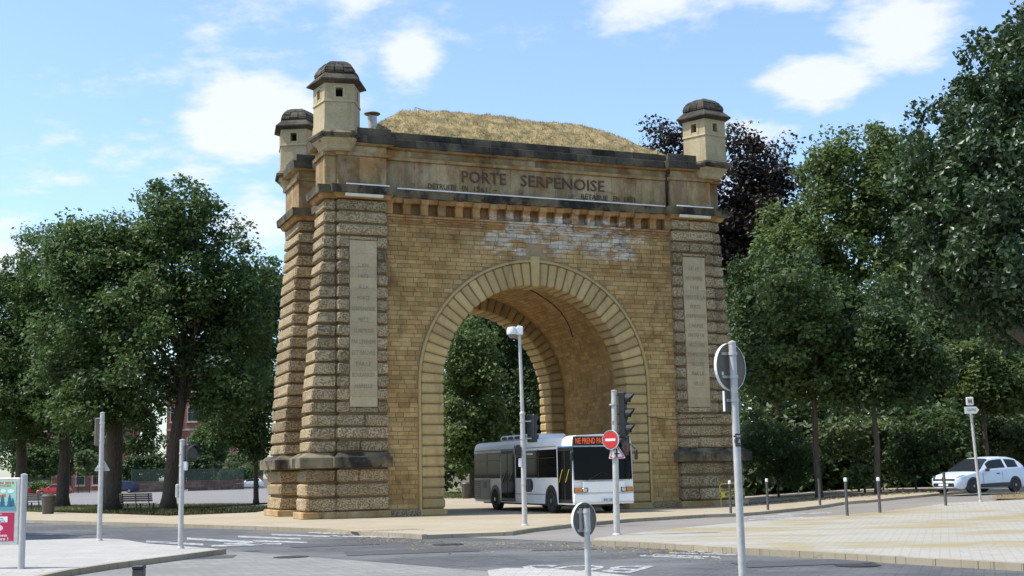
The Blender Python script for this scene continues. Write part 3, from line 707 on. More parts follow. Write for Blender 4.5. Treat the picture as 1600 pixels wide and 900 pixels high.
# facing slabs on the front
def slabs(name, parent, u0, u1, v, z0, z1, mean, mat, proud=.012, tlo=0.0, thi=1.0):
    x = u0
    while x < u1 - .05:
        w = mean * rnd.uniform(.7, 1.3); e = x + w
        if u1 - e < mean * .5: e = u1
        mb = MB(); mb.block(x + .006, min(e, u1) - .006, v - proud - rnd.uniform(0, .006), v + .1, z0, z1, .012, rnd.uniform(tlo, thi)); mb.build(name, mat, parent); x = e
fz = bpy.data.objects['frieze']
for (u0, u1, v) in ((-A_ + .01, A_ - .01, VF + .02), (-B_ + .03, -A_ - .03, VP + .02), (A_ + .03, B_ - .03, VP + .02), (-9.34, -B_ - .02, VC + .02), (B_ + .02, 9.34, VC + .02)):
    slabs('frieze_slab', fz, u0, u1, v, 13.56, 14.83, 1.15 if u1 - u0 < 5 else 1.0, M['ashlar'])
    slabs('frieze_slab', uf, u0, u1, v, 14.98, 15.29, .95, M['ashlar'])
for (u0, u1, v) in ((-A_ + .3, A_ - .3, VF), (-B_ - .2, -A_ + .26, VP), (A_ - .26, B_ + .2, VP)):
    slabs('cornice_stone', cn, u0, u1, v - .30, 15.37, 15.69, 1.2, M['black'], .0)
    slabs('parapet_stone', cp, u0 + .1, u1 - .1, v - .115, 15.71, 16.05, 1.3, M['black'], .0)
# corbels under the string course between the pilasters
n = 17
for i in range(n + 1):
    u = -A_ + .12 + (2 * A_ - .24) * i / n; w = .165
    mb = MB(); lp = [(VF + .27, 12.52), (VF - .10, 12.52), (VF - .13, 12.62), (VF - .10, 12.78), (VF - .14, 12.92), (VF - .25, 12.98), (VF - .26, 13.17), (VF + .27, 13.17)]
    mb.prism([(y, z) for y, z in lp], u - w, u + w, rnd.random(), M=Matrix(((0, 0, 1, 0), (1, 0, 0, 0), (0, 1, 0, 0), (0, 0, 0, 1))))
    mb.f = [f[::-1] for f in mb.f]
    mb.build('corbel', M['corbel'], gate)
for (z0, z1, d) in ((12.40, 12.50, .15), (12.30, 12.40, .09), (12.12, 12.20, .05)):
    mb = MB(); x = -A_ + .02
    while x < A_ - .1:
        e = min(A_ - .02, x + rnd.uniform(.8, 1.3)); mb = MB(); mb.block(x, e - .008, VF - d, VF + (.26 if z0 > 12.35 else .04), z0 + .003, z1 - .003, .02, rnd.random()); mb.build('moulding_stone', M['corbel'], gate); x = e
for i in range(20):      # worn little blocks under the moulding
    u = -A_ + .45 + (2 * A_ - .9) * i / 19
    if rnd.random() < .2: continue
    mb = MB(); mb.block(u - .17, u + .17, VF - .075, VF + .03, 12.205, 12.295, .015, rnd.random()); mb.build('dentil', M['corbel'], gate)
# flashing strips and light bars
for (u0, u1, v) in ((-A_ + .18, -2.4, VF), (-2.38, 2.3, VF), (2.32, A_ - .36, VF), (-8.6, -A_ - .0, VP), (A_ + .1, 8.75, VP)):
    mb = MB(); mb.block(u0, u1, v - .37, v - .28, 13.545, 13.595, .012); mb.build('flashing_strip', M['lead'], gate)
for sd in (-1, 1):
    a, b = sorted((sd * 7.0, sd * 8.62)); mb = MB(); mb.block(a, b, VP - .33, VP - .16, 13.06, 13.19, .015); mb.box(a + .2, a + .26, VP - .2, VP + .0, 13.1, 13.15); mb.box(b - .26, b - .2, VP - .2, VP, 13.1, 13.15); mb.build('light_fitting', M['cream'], gate)
# big letters
lu = lambda px: float(np.interp(px, [668, 765, 836, 908, 994], [-4.9, -2.07, .0, 2.31, 5.07]))
for body, x0, x1, z0, h, ex in (('PORTE', 722, 792, 14.12, .50, .05), ('SERPENOISE', 816, 945, 14.12, .50, .05), ('DÉTRUITE', 669, 713, 13.74, .22, .02), ('EN', 722, 731, 13.74, .22, .02), ('1561', 741, 761, 13.74, .22, .02), ('–', 772, 778, 13.77, .22, .02), ('–', 894, 900, 13.77, .22, .02), ('RÉTABLIE', 909, 950, 13.74, .22, .02), ('EN', 959, 968, 13.74, .22, .02), ('1851', 976, 993, 13.74, .22, .02)):
    add('lettering', text_mesh(body, M['inscr'], lu(x1) - lu(x0), h, ex, .0), gate, loc=((lu(x0) + lu(x1)) / 2, VF - ex * .3, z0), rot=UPRIGHT)
# drain pipe at the right pilaster
mb = MB(); mb.tube([(A_ - .1, VF - .36, 15.95), (A_ - .1, VF - .34, 15.3), (A_ - .1, VF - .08, 15.1), (A_ - .1, VF - .06, 13.6)], .05, 8); mb.build('drain_pipe', M['blackp'], gate, smooth=True)
mb = MB(); mb.tube([(-1.4, VA1 + .1, ZS + RV - .25)] + [(RV * math.sin(t) * .992, VA1 + .15 + .9 * t + .12 * math.sin(5 * t), ZS + RV * math.cos(t) * .992) for t in [.05 + .12 * i for i in range(10)]], .028, 6); mb.build('cable', M['blackp'], gate, smooth=True)
mb = MB(); mb.tube([(-1.2 + RV * .0, 3.6, ZS + RV - .22)] + [(RV * math.sin(t) * .99, 3.4 + 2.2 * t + .25 * math.sin(6 * t), ZS + RV * math.cos(t) * .99) for t in [-.1 + .1 * i for i in range(12)]], .022, 6); mb.build('cable', M['blackp'], gate, smooth=True)
mb = MB(); mb.tube([(RO - .1, VF - .12, 4.02), (RO + .7, VF - .04, 3.93), (A_ - .02, VF - .03, 3.9), (A_ + .02, VP - .03, 3.9), (B_, VP - .03, 3.98)], .014, 5); mb.build('cable', M['blackp'], gate, smooth=True)
# corner turrets
def turret(u, v, diag):
    """five-sided watch turret, a corner towards the outside; diag: azimuth of that corner in the gate's own axes"""
    k = 5; ph = diag
    pent = lambda r: [(u + r * math.cos(ph + 2 * math.pi * i / k), v + r * math.sin(ph + 2 * math.pi * i / k)) for i in range(k)]
    b = MB(); b.prism(pent(1.07), 15.72, 16.10, .35, top=pent(1.04)); b.prism(pent(1.02), 16.10, 16.98, .55); b.prism(pent(1.075), 16.96, 17.06, .7, top=pent(1.055))
    p = pent(1.03); z0, z1 = 17.05, 17.78
    wins = []
    for i in range(k):
        a, c = Vector((*p[i], 0)), Vector((*p[(i + 1) % k], 0)); d = c - a; L = d.length; d.normalize(); nn = Vector((d.y, -d.x, 0))
        def Q(s_, z, dep=0): q = a + d * s_ - nn * dep; return (q.x, q.y, z)
        w0, w1, h0, h1 = L / 2 - .15, L / 2 + .15, 17.17, 17.56
        for (s0, s1, q0, q1) in ((0, w0, z0, z1), (w1, L, z0, z1), (w0, w1, z0, h0), (w0, w1, h1, z1)): b.quad(Q(s0, q0), Q(s1, q0), Q(s1, q1), Q(s0, q1), .6)
        for (s0, q0, s1, q1) in ((w0, h0, w1, h0), (w1, h0, w1, h1), (w1, h1, w0, h1), (w0, h1, w0, h0)): b.quad(Q(s0, q0), Q(s0, q0, .35), Q(s1, q1, .35), Q(s1, q1), .4)
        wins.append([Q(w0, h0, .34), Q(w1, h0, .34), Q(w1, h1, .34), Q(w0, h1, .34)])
        for s0, s1, q0, q1 in ((w0 - .09, w0, h0 - .09, h1 + .09), (w1, w1 + .09, h0 - .09, h1 + .09), (w0, w1, h1, h1 + .09)):
            n = b.verts([Q(s0, q0), Q(s1, q0), Q(s1, q1), Q(s0, q1), Q(s0, q0, -.018), Q(s1, q0, -.018), Q(s1, q1, -.018), Q(s0, q1, -.018)])
            for f in ((4, 5, 6, 7), (0, 1, 5, 4), (1, 2, 6, 5), (2, 3, 7, 6), (3, 0, 4, 7)): b.face([n + q for q in f], .8)
    root = b.build('corner_turret', M['turret'], gate)
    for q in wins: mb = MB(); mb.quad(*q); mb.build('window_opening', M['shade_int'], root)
    # eaves and domed cap
    e = MB(); e.prism(pent(1.06), 17.74, 17.84, .4, top=pent(1.3)); e.prism(pent(1.33), 17.84, 17.90, .5); e.prism(pent(1.32), 17.90, 18.22, .5, top=pent(.95)); e.build('eaves', M['black'], root)
    prof_ = [(.99, 18.22), (.99, 18.30), (.93, 18.45), (.82, 18.60), (.66, 18.73), (.46, 18.82), (.2, 18.87)]
    for i in range(len(prof_) - 1):
        for j in range(k):
            (r0, z0_), (r1, z1_) = prof_[i], prof_[i + 1]
            q0, q1 = pent(r0), pent(r1); a, c, d, f = q0[j], q0[(j + 1) % k], q1[(j + 1) % k], q1[j]
            nseg = 3 if i < 3 else 2
            for s_ in range(nseg):
                l = lambda m_, n_, t_: (m_[0] + (n_[0] - m_[0]) * t_, m_[1] + (n_[1] - m_[1]) * t_)
                t0, t1 = s_ / nseg + .015, (s_ + 1) / nseg - .015
                jx = rnd.uniform(0, .035); mb = MB()
                A0, A1, B0, B1 = l(a, c, t0), l(a, c, t1), l(f, d, t0), l(f, d, t1)
                out = lambda q, z: (u + (q[0] - u) * (1 + jx), v + (q[1] - v) * (1 + jx), z + jx * .5)
                n = mb.verts([out(A0, z0_ + .01), out(A1, z0_ + .01), out(B1, z1_), out(B0, z1_), (*l((u, v), A0, .8), z0_ - .02), (*l((u, v), A1, .8), z0_ - .02), (*l((u, v), B1, .8), z1_ - .08), (*l((u, v), B0, .8), z1_ - .08)])
                for f_ in ((0, 1, 2, 3), (0, 4, 5, 1), (1, 5, 6, 2), (2, 6, 7, 3), (3, 7, 4, 0)): mb.face([n + q for q in f_], rnd.random())
                mb.build('cap_stone', M['black'], root)
    mb = MB(); mb.prism(pent(.9), 18.2, 18.45, .3, top=pent(.8)); mb.prism(pent(.8), 18.45, 18.86, .3, top=pent(.22)); mb.build('cap_core', M['black'], root)
    # moulded base
    g = MB(); prof2 = [(.72, 14.98), (.80, 15.05), (.86, 15.2), (1.06, 15.40), (1.10, 15.44)]
    for (r0, z0_), (r1, z1_) in zip(prof2, prof2[1:]): g.prism(pent(r0), z0_, z1_ - .001, .55, top=pent(r1))
    g.build('moulded_base', M['turret'], root)
    g = MB(); g.prism(pent(1.12), 15.44, 15.53, .4, top=pent(1.18)); g.prism(pent(1.24), 15.53, 15.62, .5, top=pent(1.28)); g.prism(pent(1.28), 15.62, 15.74, .5, top=pent(1.12)); g.build('base_roll', M['ledge'], root)
    return root
US, VS, DS = 8.80, .33, 7.45
turret(-US, VS, R(225)); turret(US, VS, R(315)); turret(-US, VS + DS, R(135)); turret(US, VS + DS + 1.0, R(45))
# turf mound on top
def mound_z(u, v):
    sm = lambda a, b, k=.07: -k * math.log(math.exp(-a / k) + math.exp(-b / k))
    h = sm(sm((u + 7.55) * .80, (7.6 - u) * .70), sm((v - .8) * .74, (9.4 - v) * .74)); h = max(0, sm(h + .08, 2.3))
    nz = .05 * math.sin(u * .83 + v * .4 + 1) + .03 * math.sin(u * 2.1 - v * 1.3) + .02 * math.sin(v * 3.1 + u * 5.7) + .02 * math.sin(u * 9.1 + 2 * math.sin(v * 2))
    return 15.98 + h + nz * min(1, max(h, 0))
mm = MB(); nu, nv = 92, 52; ix = {}
for i in range(nu + 1):
    for j in range(nv + 1):
        u = -7.65 + 15.3 * i / nu; v = .75 + 8.65 * j / nv
        ix[i, j] = mm.verts([(u, v, mound_z(u, v) + (rnd.uniform(-.04, .04) if 0 < i < nu and 0 < j < nv else 0))])
for i in range(nu):
    for j in range(nv): mm.face((ix[i, j], ix[i + 1, j], ix[i + 1, j + 1], ix[i, j + 1]), rnd.random())
mound = mm.build('turf_mound', M['turf'], gate, smooth=True)
def blades(n, fn, hmin, hmax, w, droop=.5, seed=3):
    """n grass blades as thin triangles: fn(k) gives x, y, z arrays"""
    r = np.random.default_rng(seed); x, y, z = fn(n, r)
    th = r.uniform(0, 2 * np.pi, n); h = r.uniform(hmin, hmax, n); ln = r.uniform(0, droop, n) * h; ld = r.uniform(0, 2 * np.pi, n)
    v = np.empty((n, 3, 3)); v[:, 0] = np.c_[x - w * np.cos(th), y - w * np.sin(th), z - .03]; v[:, 1] = np.c_[x + w * np.cos(th), y + w * np.sin(th), z - .03]; v[:, 2] = np.c_[x + ln * np.cos(ld), y + ln * np.sin(ld), z + h]
    return v.reshape(-1, 3), r.random(n)
def fn(n, r):
    u = r.uniform(-7.5, 7.5, n); v = .85 + 8.4 * r.random(n) ** 1.5
    return u, v, np.array([mound_z(a, b) for a, b in zip(u, v)])
v_, t_ = blades(30000, fn, .03, .11, .014, 1.6)
tag(add('grass', tri_mesh('dry_grass', v_, t_, M['straw']), mound), kind='stuff')
# on the roof: a flue and a guard rail
FU, FV = -6.95, 1.55
fl = empty('roof_flue', label='shiny metal roof flue with flat rain cap beside the turf mound', cat='flue', loc=(CX + FU * math.cos(YAW) - FV * math.sin(YAW), CY + FU * math.sin(YAW) + FV * math.cos(YAW), 15.9))
mb = MB(); mb.tube([(0, 0, 0), (0, 0, 1.15)], .2, 18); mb.build('pipe', M['galv'], fl, smooth=40)
mb = MB(); mb.lathe([(.34, 1.24), (.36, 1.26), (.34, 1.29), (.05, 1.38)], 18); mb.build('rain_cap', plain('rusty_cap', (.20, .14, .09), .6, .4, 8), fl, smooth=40)
mb = MB(); [mb.tube([(.17 * math.cos(t), .17 * math.sin(t), 1.1), (.2 * math.cos(t), .2 * math.sin(t), 1.26)], .015, 5) for t in (0, 2.1, 4.2)]; mb.build('stay', M['galv'], fl)
rl = empty('guard_rail', loc=(CX - 3.9 * math.cos(YAW) - 5 * math.sin(YAW), CY - 3.9 * math.sin(YAW) + 5 * math.cos(YAW), 18.2), rz=YAW, label='thin metal guard rail on the crest of the turf mound', cat='rail')
mb = MB(); mb.tube([(0, 0, 0), (0, 0, .5)], .03, 6); mb.build('post', M['galv'], rl); mb = MB(); mb.tube([(1.1, 0, 0), (1.1, 0, .3)], .03, 6); mb.build('post', M['galv'], rl)
mb = MB(); mb.tube([(0, 0, .5), (1.1, 0, .28), (1.7, 0, .1)], .025, 6); mb.build('rail', M['galv'], rl)
# ------------------------------------------------------------------ bus
def disc(mb, c, axis, r, w, k=24, tone=.5, m=0):
    c = Vector(c); a = Vector(axis).normalized(); mb.tube([c - a * w / 2, c + a * w / 2], r, k, tone, m)
def wheel(parent, c, r, w, axis=(1, 0, 0), hub=.56, spokes=8, out=-1):
    """tyre with rim, nuts and holes; out: which end of the axis faces outwards"""
    A = Vector(axis); q = A.to_track_quat('Z', 'Y').to_matrix().to_4x4(); Mw = Matrix.Translation(c) @ q
    t = MB(); t.lathe([(r * .62, -w / 2), (r * .92, -w / 2), (r, -w * .36), (r, w * .36), (r * .92, w / 2), (r * .62, w / 2)], 28, Mw)
    ty = t.build('wheel', M['rubber'], parent, smooth=35)
    d = MB(); e = out * w / 2
    d.lathe(sorted([(r * .64, e * .9), (r * .60, e * 1.02), (r * .50, e * .82), (r * .2, e * .80), (r * .18, e * 1.06), (.01, e * 1.06)], key=lambda p: p[1] * 0) if out > 0 else [(.01, e * 1.06), (r * .18, e * 1.06), (r * .2, e * .80), (r * .50, e * .82), (r * .60, e * 1.02), (r * .64, e * .9)], 24, Mw)
    d.build('rim', M['rim'], ty, smooth=35)
    h = MB()
    for i in range(spokes):
        t_ = 2 * math.pi * (i + .5) / spokes; p = Mw @ Vector((r * .36 * math.cos(t_), r * .36 * math.sin(t_), e * .84)); a = (Mw.to_3x3() @ Vector((0, 0, 1)))
        disc(h, p, a, r * .075, .02, 8)
    h.build('rim_hole', M['blackp'], ty)
    return ty
bus = empty('city_bus', (2.28, 51.3, 0), math.atan2(.367, .93), 'white single-deck city bus with orange display emerging from the arch', 'bus')
BL, BW, BH = 11.7, 2.7, 3.12
b = MB()
# shell: cross-section with rounded roof edges, run along the length, front slightly raked
sec = [(0.02, .36), (0, .5), (0, 2.72), (.03, 2.92), (.11, 3.04), (.28, 3.11), (BW / 2, 3.15), (BW - .28, 3.11), (BW - .11, 3.04), (BW - .03, 2.92), (BW, 2.72), (BW, .5), (BW - .02, .36)]
ys = [(0.0, .0, .0), (.06, .03, 0), (.16, .0, 0), (BL - .12, 0, 0), (BL, .05, .02)]
rings = []
for y, ins, dz in ys:
    p = []
    for x, z in sec:
        k = ins; xx = x + (k if x < BW / 2 - .01 else (-k if x > BW / 2 + .01 else 0))
        fy = y + (.10 * max(0, (z - 1.3) / 1.8) if y < .3 else 0) + (.10 * ((xx - BW / 2) / (BW / 2)) ** 4 if y < .01 else 0)
        p.append((xx, fy, z - dz if z > 2 else z))
    rings.append(b.verts(p))
for r0, r1 in zip(rings, rings[1:]):
    for i in range(len(sec) - 1): b.face((r0 + i, r0 + i + 1, r1 + i + 1, r1 + i))
    b.face((r0 + len(sec) - 1, r0, r1, r1 + len(sec) - 1))
b.face([rings[0] + i for i in range(len(sec))][::-1]); b.face([rings[-1] + i for i in range(len(sec))])
body = b.build('body', M['buswhite'], bus, smooth=30)
def bpart(name, boxes, mat, parent=None, c=.012):
    mb = MB()
    for q in boxes: mb.block(*q, c) if c else mb.box(*q)
    return mb.build(name, M[mat] if isinstance(mat, str) else mat, parent or bus)
# door side: windows, doors, panels
for y0, y1 in ((1.62, 3.55), (3.62, 6.18), (8.12, 9.75), (9.82, 11.55)):
    w_ = bpart('window', [(-.012, .02, y0, y1, 1.44, 2.6)], 'glass2'); bpart('window_rail', [(-.02, .0, y0 + .1, y1 - .1, 2.24, 2.27)], 'blackp', w_, 0)
for y0, y1 in ((3.55, 3.62), (9.75, 9.82)): bpart('pillar', [(-.008, .02, y0, y1, 1.42, 2.62)], 'blackp', None, 0)
for y0, y1 in ((.12, 1.5), (6.3, 8.0)):
    d_ = bpart('door', [(-.02, .03, y0, y1, .42, 2.64)], 'blackp'); m_ = (y0 + y1) / 2
    for a_, c_ in ((y0 + .07, m_ - .04), (m_ + .04, y1 - .07)):
        bpart('door_pane', [(-.03, .0, a_, c_, .56, 2.52)], 'glass2', d_)
        mb = MB(); mb.tube([(-.045, a_ + .12, 1.75), (-.05, c_ - .12, 1.25)], .018, 6); mb.build('grab_rail', M['yellow'] if y0 < 1 else M['galv'], d_)
    bpart('sill_strip', [(-.018, .02, y0, y1, 2.645, 2.70)], plain('blue_strip', (.12, .30, .55), .4), d_)
bpart('skirt_strip', [(-.014, .02, 2.95, 6.2, .74, .77), (-.014, .02, 9.5, 11.5, .74, .77)], 'grille', None, 0)
bpart('roof_panel_strip', [(-.012, .06, 1.7, 11.4, 2.70, 2.73)], 'grille', None, 0)
bpart('engine_grille', [(-.016, .02, 10.75, 11.6, .55 + i * .09, .61 + i * .09) for i in range(9)], 'blackp', None, 0)
bpart('vent', [(-.015, .02, 9.95, 10.35, 1.0, 1.3)], 'blackp')
bpart('rear_panel', [(-.009, .02, 9.45, 11.62, .45, 1.4)], 'grille', None, .004)
for y in (2.27, 8.83):
    mb = MB(); pts = [(.62 * math.cos(t), .52 + .62 * math.sin(t)) for t in [math.pi * i / 14 for i in range(15)]] + [(-.62, .30), (.62, .30)]
    mb.prism(pts, -.016, .3, M=Matrix(((0, 0, 1, 0), (1, 0, 0, y), (0, 1, 0, 0), (0, 0, 0, 1)))); mb.f = [f[::-1] for f in mb.f]; mb.build('wheel_arch', M['blackp'], bus)
    wheel(bus, (.13, y, .5), .5, .30, (1, 0, 0), out=-1)
    wheel(bus, (BW - .13, y, .5), .5, .30, (1, 0, 0), out=1)
mb = MB(); mb.box(.3, BW - .3, .5, 11.2, .28, .5); mb.build('underframe', M['blackp'], bus)
# front
def fy(z): return .10 * max(0, (z - 1.3) / 1.8)
def fquad(name, x0, x1, z0, z1, mat, d=.02, parent=None, c=.01):
    mb = MB(); mb.block(x0, x1, -d, .05, z0, z1, c, warp=lambda x, y, z: (x, y + fy(z) + .10 * abs((x - BW / 2) / (BW / 2)) ** 4, z)); return mb.build(name, mat if not isinstance(mat, str) else M[mat], parent or bus)
ws = MB(); n = 10
for i in range(n):
    for z0, z1 in ((1.33, 1.95), (1.95, 2.64)):
        X = [.07 + (BW - .14) * (i + k) / n for k in (0, 1)]
        g = lambda x, z: (x, -.022 + fy(z) + .10 * abs((x - BW / 2) / (BW / 2)) ** 4, z)
        ws.quad(g(X[0], z0), g(X[1], z0), g(X[1], z1), g(X[0], z1))
wsc = ws.build('windscreen', M['glass2'], bus, smooth=True)
for x0, x1, px in ((.45, 1.5, .55), (1.5, 2.5, 2.45)):
    mb = MB(); mb.tube([(px, -.05, 1.30), ((x0 + x1) / 2 + .25, -.05, 1.62), (x1 + .0, -.045, 1.5)], .014, 5); mb.build('wiper', M['blackp'], wsc)
disp = fquad('destination_display', .10, BW - .10, 2.70, 3.06, 'glass', .03)
add('display_text', text_mesh('NE PREND PAS DE', M['led'], 1.5, .23, .004, .0), disp, loc=(.92, .058, 2.77), rot=(math.pi / 2 - .055, 0, 0))
fquad('bumper', .0, BW, .42, .80, 'buswhite', .05, None, .05)
fquad('front_panel', .42, BW - .42, .84, 1.26, 'buswhite', .014)
for sd in (0, 1):
    x0 = .06 if sd == 0 else BW - .62
    h_ = fquad('headlight', x0, x0 + .56, .84, 1.02, 'blackp', .03)
    fquad('lamp', x0 + (.34 if sd == 0 else .04), x0 + (.52 if sd == 0 else .22), .86, 1.0, 'chrome', .04, h_)
    fquad('indicator', x0 + (.02 if sd == 0 else .26), x0 + (.32 if sd == 0 else .54), .86, 1.0, 'amber', .04, h_)
pl = fquad('number_plate', 1.22, 1.86, .46, .60, 'plate', .06)
add('plate_text', text_mesh('BW 120 SP', M['blackp'], .52, .095, .003, .01), pl, loc=(1.54, -.062, .482), rot=UPRIGHT)
for x, ln in ((-.14, .36), (BW + .02, .4)):
    mr = MB(); mr.block(x, x + .12, -.12, .0, 2.1, 2.1 + ln, .03); mr.tube([(x + .06, -.06, 2.1 + ln), (max(.1, min(BW - .1, x + .06)), .12, 2.75)], .02, 6); mr.build('mirror', M['blackp'], bus)
pod = bpart('roof_unit', [(.45, BW - .45, 5.6, 9.3, 3.1, 3.36)], 'buswhite', None, .09)
bpart('roof_grille', [(.43, .46, 6.0 + i * .8, 6.55 + i * .8, 3.18, 3.30) for i in range(4)], 'blackp', pod, 0)
mb = MB(); mb.tube([(1.0, .5, 3.1), (1.0, .55, 3.3)], .015, 5); mb.build('aerial', M['blackp'], bus)
# ------------------------------------------------------------------ cars
def car(name, label, paint, loc, rz, Lm=4.35, Wm=1.84, Hm=1.55, group=None, detail=True):
    """hatchback lofted from cross-sections; nose at local x = 0, length along +x"""
    root = empty(name, loc, rz, label, 'car', group)
    st = [0, .015, .05, .12, .20, .27, .33, .40, .47, .52, .60, .66, .69, .78, .85, .90, .94, .975, 1.0]
    top = lambda x: float(np.interp(x, [0, .015, .05, .12, .20, .27, .33, .40, .47, .55, .66, .78, .87, .91, .95, .98, 1.0], [.52, .60, .68, .76, .82, .87, 1.05, 1.24, 1.375, 1.43, 1.45, 1.43, 1.37, 1.22, 1.05, .92, .70])) / 1.45 * Hm
    wid = lambda x: float(np.interp(x, [0, .015, .05, .12, .2, .8, .9, .96, 1.0], [.60, .74, .84, .93, .97, 1.0, .96, .90, .80])) * Wm / 2
    rows = []
    for x in st:
        zt, w = top(x), wid(x); belt = min(zt - .05, (.86 + .13 * x) / 1.45 * Hm); bot = .20 + (.06 if x < .02 or x > .97 else 0)
        rw = w * (.975 - .33 * max(0, (zt - belt) - .05) / .55)
        zr = zt - .05 if zt - belt > .12 else zt - .025
        P = [(0, bot), (.86 * w, bot), (.99 * w, bot + .13), (w, .52), (.985 * w, belt)]
        e0, e1 = (.985 * w, belt), (rw, zr)
        P += [(e0[0] + (e1[0] - e0[0]) * f_, e0[1] + (e1[1] - e0[1]) * f_) for f_ in (.10, .86)] + [e1, (rw * .78, zt - .01), (0, zt)]
        rows.append(P)
    nj = len(rows[0])
    def vtx(i, j, s_): y, z = rows[i][j]; return (st[i] * Lm, s_ * y, z)
    bodyM, side, wsM, rear = MB(), [], MB(), MB()
    panes = [(.40, .60), (.66, .85)]
    side_st = lambda a: any(st.index(p) <= a < st.index(q) for p, q in ((.40, .66), (.69, .85)))
    sw = {1: {}, -1: {}}
    for s_ in (1, -1):
        for i in range(len(st) - 1):
            for j in range(nj - 1):
                q = [vtx(i, j, s_), vtx(i + 1, j, s_), vtx(i + 1, j + 1, s_), vtx(i, j + 1, s_)]
                if s_ > 0: q = q[::-1]
                if j == 5 and side_st(i): sw[s_].setdefault(0 if st[i] < .66 else 1, MB()).quad(*q)
                elif j >= 7 and st[i] >= .27 and st[i + 1] <= .47: wsM.quad(*q)
                elif j >= 7 and st[i] >= .85 and st[i + 1] <= .94: rear.quad(*q)
                else: bodyM.quad(*q)
        for i in (0, len(st) - 1):
            bodyM.poly([vtx(i, j, s_) for j in range(nj)] if (s_ > 0) == (i > 0) else [vtx(i, j, s_) for j in range(nj)][::-1])
    bd = bodyM.mesh('body', paint, False)
    bm = bmesh.new(); bm.from_mesh(bd); bmesh.ops.remove_doubles(bm, verts=bm.verts, dist=.0005); bmesh.ops.recalc_face_normals(bm, faces=bm.faces); bm.to_mesh(bd); bm.free()
    bd.polygons.foreach_set('use_smooth', [True] * len(bd.polygons)); bd.set_sharp_from_angle(angle=R(38))
    body_ = add('body', bd, root)
    wsM.build('windscreen', M['glass'], root, smooth=True); rear.build('rear_window', M['glass'], root, smooth=True)
    for s_ in (1, -1):
        for k_ in sw[s_]: sw[s_][k_].build('side_window', M['glass'], root, smooth=True)
    for x in (.19, .785):
        for s_ in (1, -1):
            w = wid(x); mb = MB(); c_ = x * Lm
            pts = [(c_ + .37 * math.cos(t), .33 + .37 * math.sin(t)) for t in [math.pi * i / 12 for i in range(13)]] + [(c_ - .37, .19), (c_ + .37, .19)]
            mb.prism(pts, -.02, .25, M=Matrix(((1, 0, 0, 0), (0, 0, -s_, s_ * (w + .004 - .02)), (0, 1, 0, 0), (0, 0, 0, 1))))
            mb.build('wheel_arch', M['blackp'], root)
            if detail: wheel(root, (c_, s_ * (w - .09), .32), .32, .21, (0, 1, 0), out=s_, spokes=6)
            else:
                mb = MB(); disc(mb, (c_, s_ * (w - .08), .32), (0, 1, 0), .32, .22, 16); wq = mb.build('wheel', M['rubber'], root); mb = MB(); disc(mb, (c_, s_ * (w + .035), .32), (0, 1, 0), .2, .01, 12); mb.build('rim', M['rim'], wq)
    mb = MB(); mb.block(-.02, .1, -.55, .55, .30, .46, .02); mb.build('lower_grille', M['blackp'], root)
    mb = MB(); mb.block(-.012, .15, -.58, .58, .555, .635, .02); gr = mb.build('grille', M['blackp'], root)
    for s_ in (1, -1):
        mb = MB(); n = mb.verts([(.055, s_ * .52, .58), (.30, s_ * .80, .66), (.42, s_ * .865, .75), (.36, s_ * .83, .79), (.16, s_ * .66, .74), (.075, s_ * .54, .66)])
        off = Vector((-.03, s_ * .03, .012)); mb.v = [tuple(Vector(q) + off) for q in mb.v]
        mb.face([0, 1, 2, 3, 4, 5] if s_ < 0 else [5, 4, 3, 2, 1, 0]); k0 = mb.verts([tuple(Vector(q) - off * 3) for q in mb.v[:6]])
        for i in range(6): j = (i + 1) % 6; mb.face((i, k0 + i, k0 + j, j) if s_ > 0 else (i, j, k0 + j, k0 + i))
        hl = mb.build('headlight', M['chrome'] if detail else M['plate'], root)
        mb = MB(); mb.block(.43 * Lm * .82, .43 * Lm * .82 + .16, *sorted((s_ * .90, s_ * 1.06)), .92, 1.05, .03); mb.build('mirror', M['blackp'], root)
        if detail:
            mb = MB(); y_ = wid(.5) + .004; mb.block(1.25, 3.05, *sorted((s_ * (y_ - .02), s_ * (y_ + .012))), .25, .40, .02, warp=lambda x, y, z: (x, y, z + .05 * (x - 1.25) / 1.8 * (1 if z > .3 else 0))); mb.build('side_trim', M['blackp'], root)
            mb = MB(); mb.block(2.28, 2.46, *sorted((s_ * (y_ - .03), s_ * (y_ + .02))), .80, .84, .012); mb.build('door_handle', M['blackp'], root)
            for xx in (1.42, 2.62): mb = MB(); mb.box(xx, xx + .012, *sorted((s_ * (y_ - .03), s_ * (y_ + .001))), .42, .86); mb.build('door_seam', M['grille'], root)
            mb = MB(); mb.block(Lm - .16, Lm - .03, *sorted((s_ * .62, s_ * .80)), .78, 1.0, .03); mb.build('tail_light', M['red'], root)
    if detail:
        mb = MB(); mb.prism([(0, -.13), (.085, 0), (0, .13), (-.085, 0)], 0, .02, M=Matrix(((0, 0, -1, -.014), (1, 0, 0, 0), (0, 1, 0, .61), (0, 0, 0, 1)))); mb.f = [f[::-1] for f in mb.f]; mb.build('badge', M['chrome'], gr)
        mb = MB(); mb.block(-.03, .0, -.26, .26, .33, .43, .008); mb.build('number_plate', M['plate'], root)
        mb = MB(); mb.tube([(1.1, .3, 1.2), (.98, .3, 1.5)], .01, 5); mb.build('aerial', M['blackp'], root)
    else:
        mb = MB(); mb.block(-.03, .0, -.26, .26, .34, .44, .008); mb.build('number_plate', M['plate'], root)
    return root
cxy = gnd(1455, 769); 
TH = R(30)
car('parked_car', 'pale bluish white hatchback parked by the dark shrubs', M['clioblue'], (18.15, 55.0, rise(18.15, 56.2)), TH)
def farcar(px, py, rz, name, label, paint, **k):
    x, y = gnd(px, py, -.1, False); car(name, label, paint, (x, y, -.1), rz, detail=False, **k)
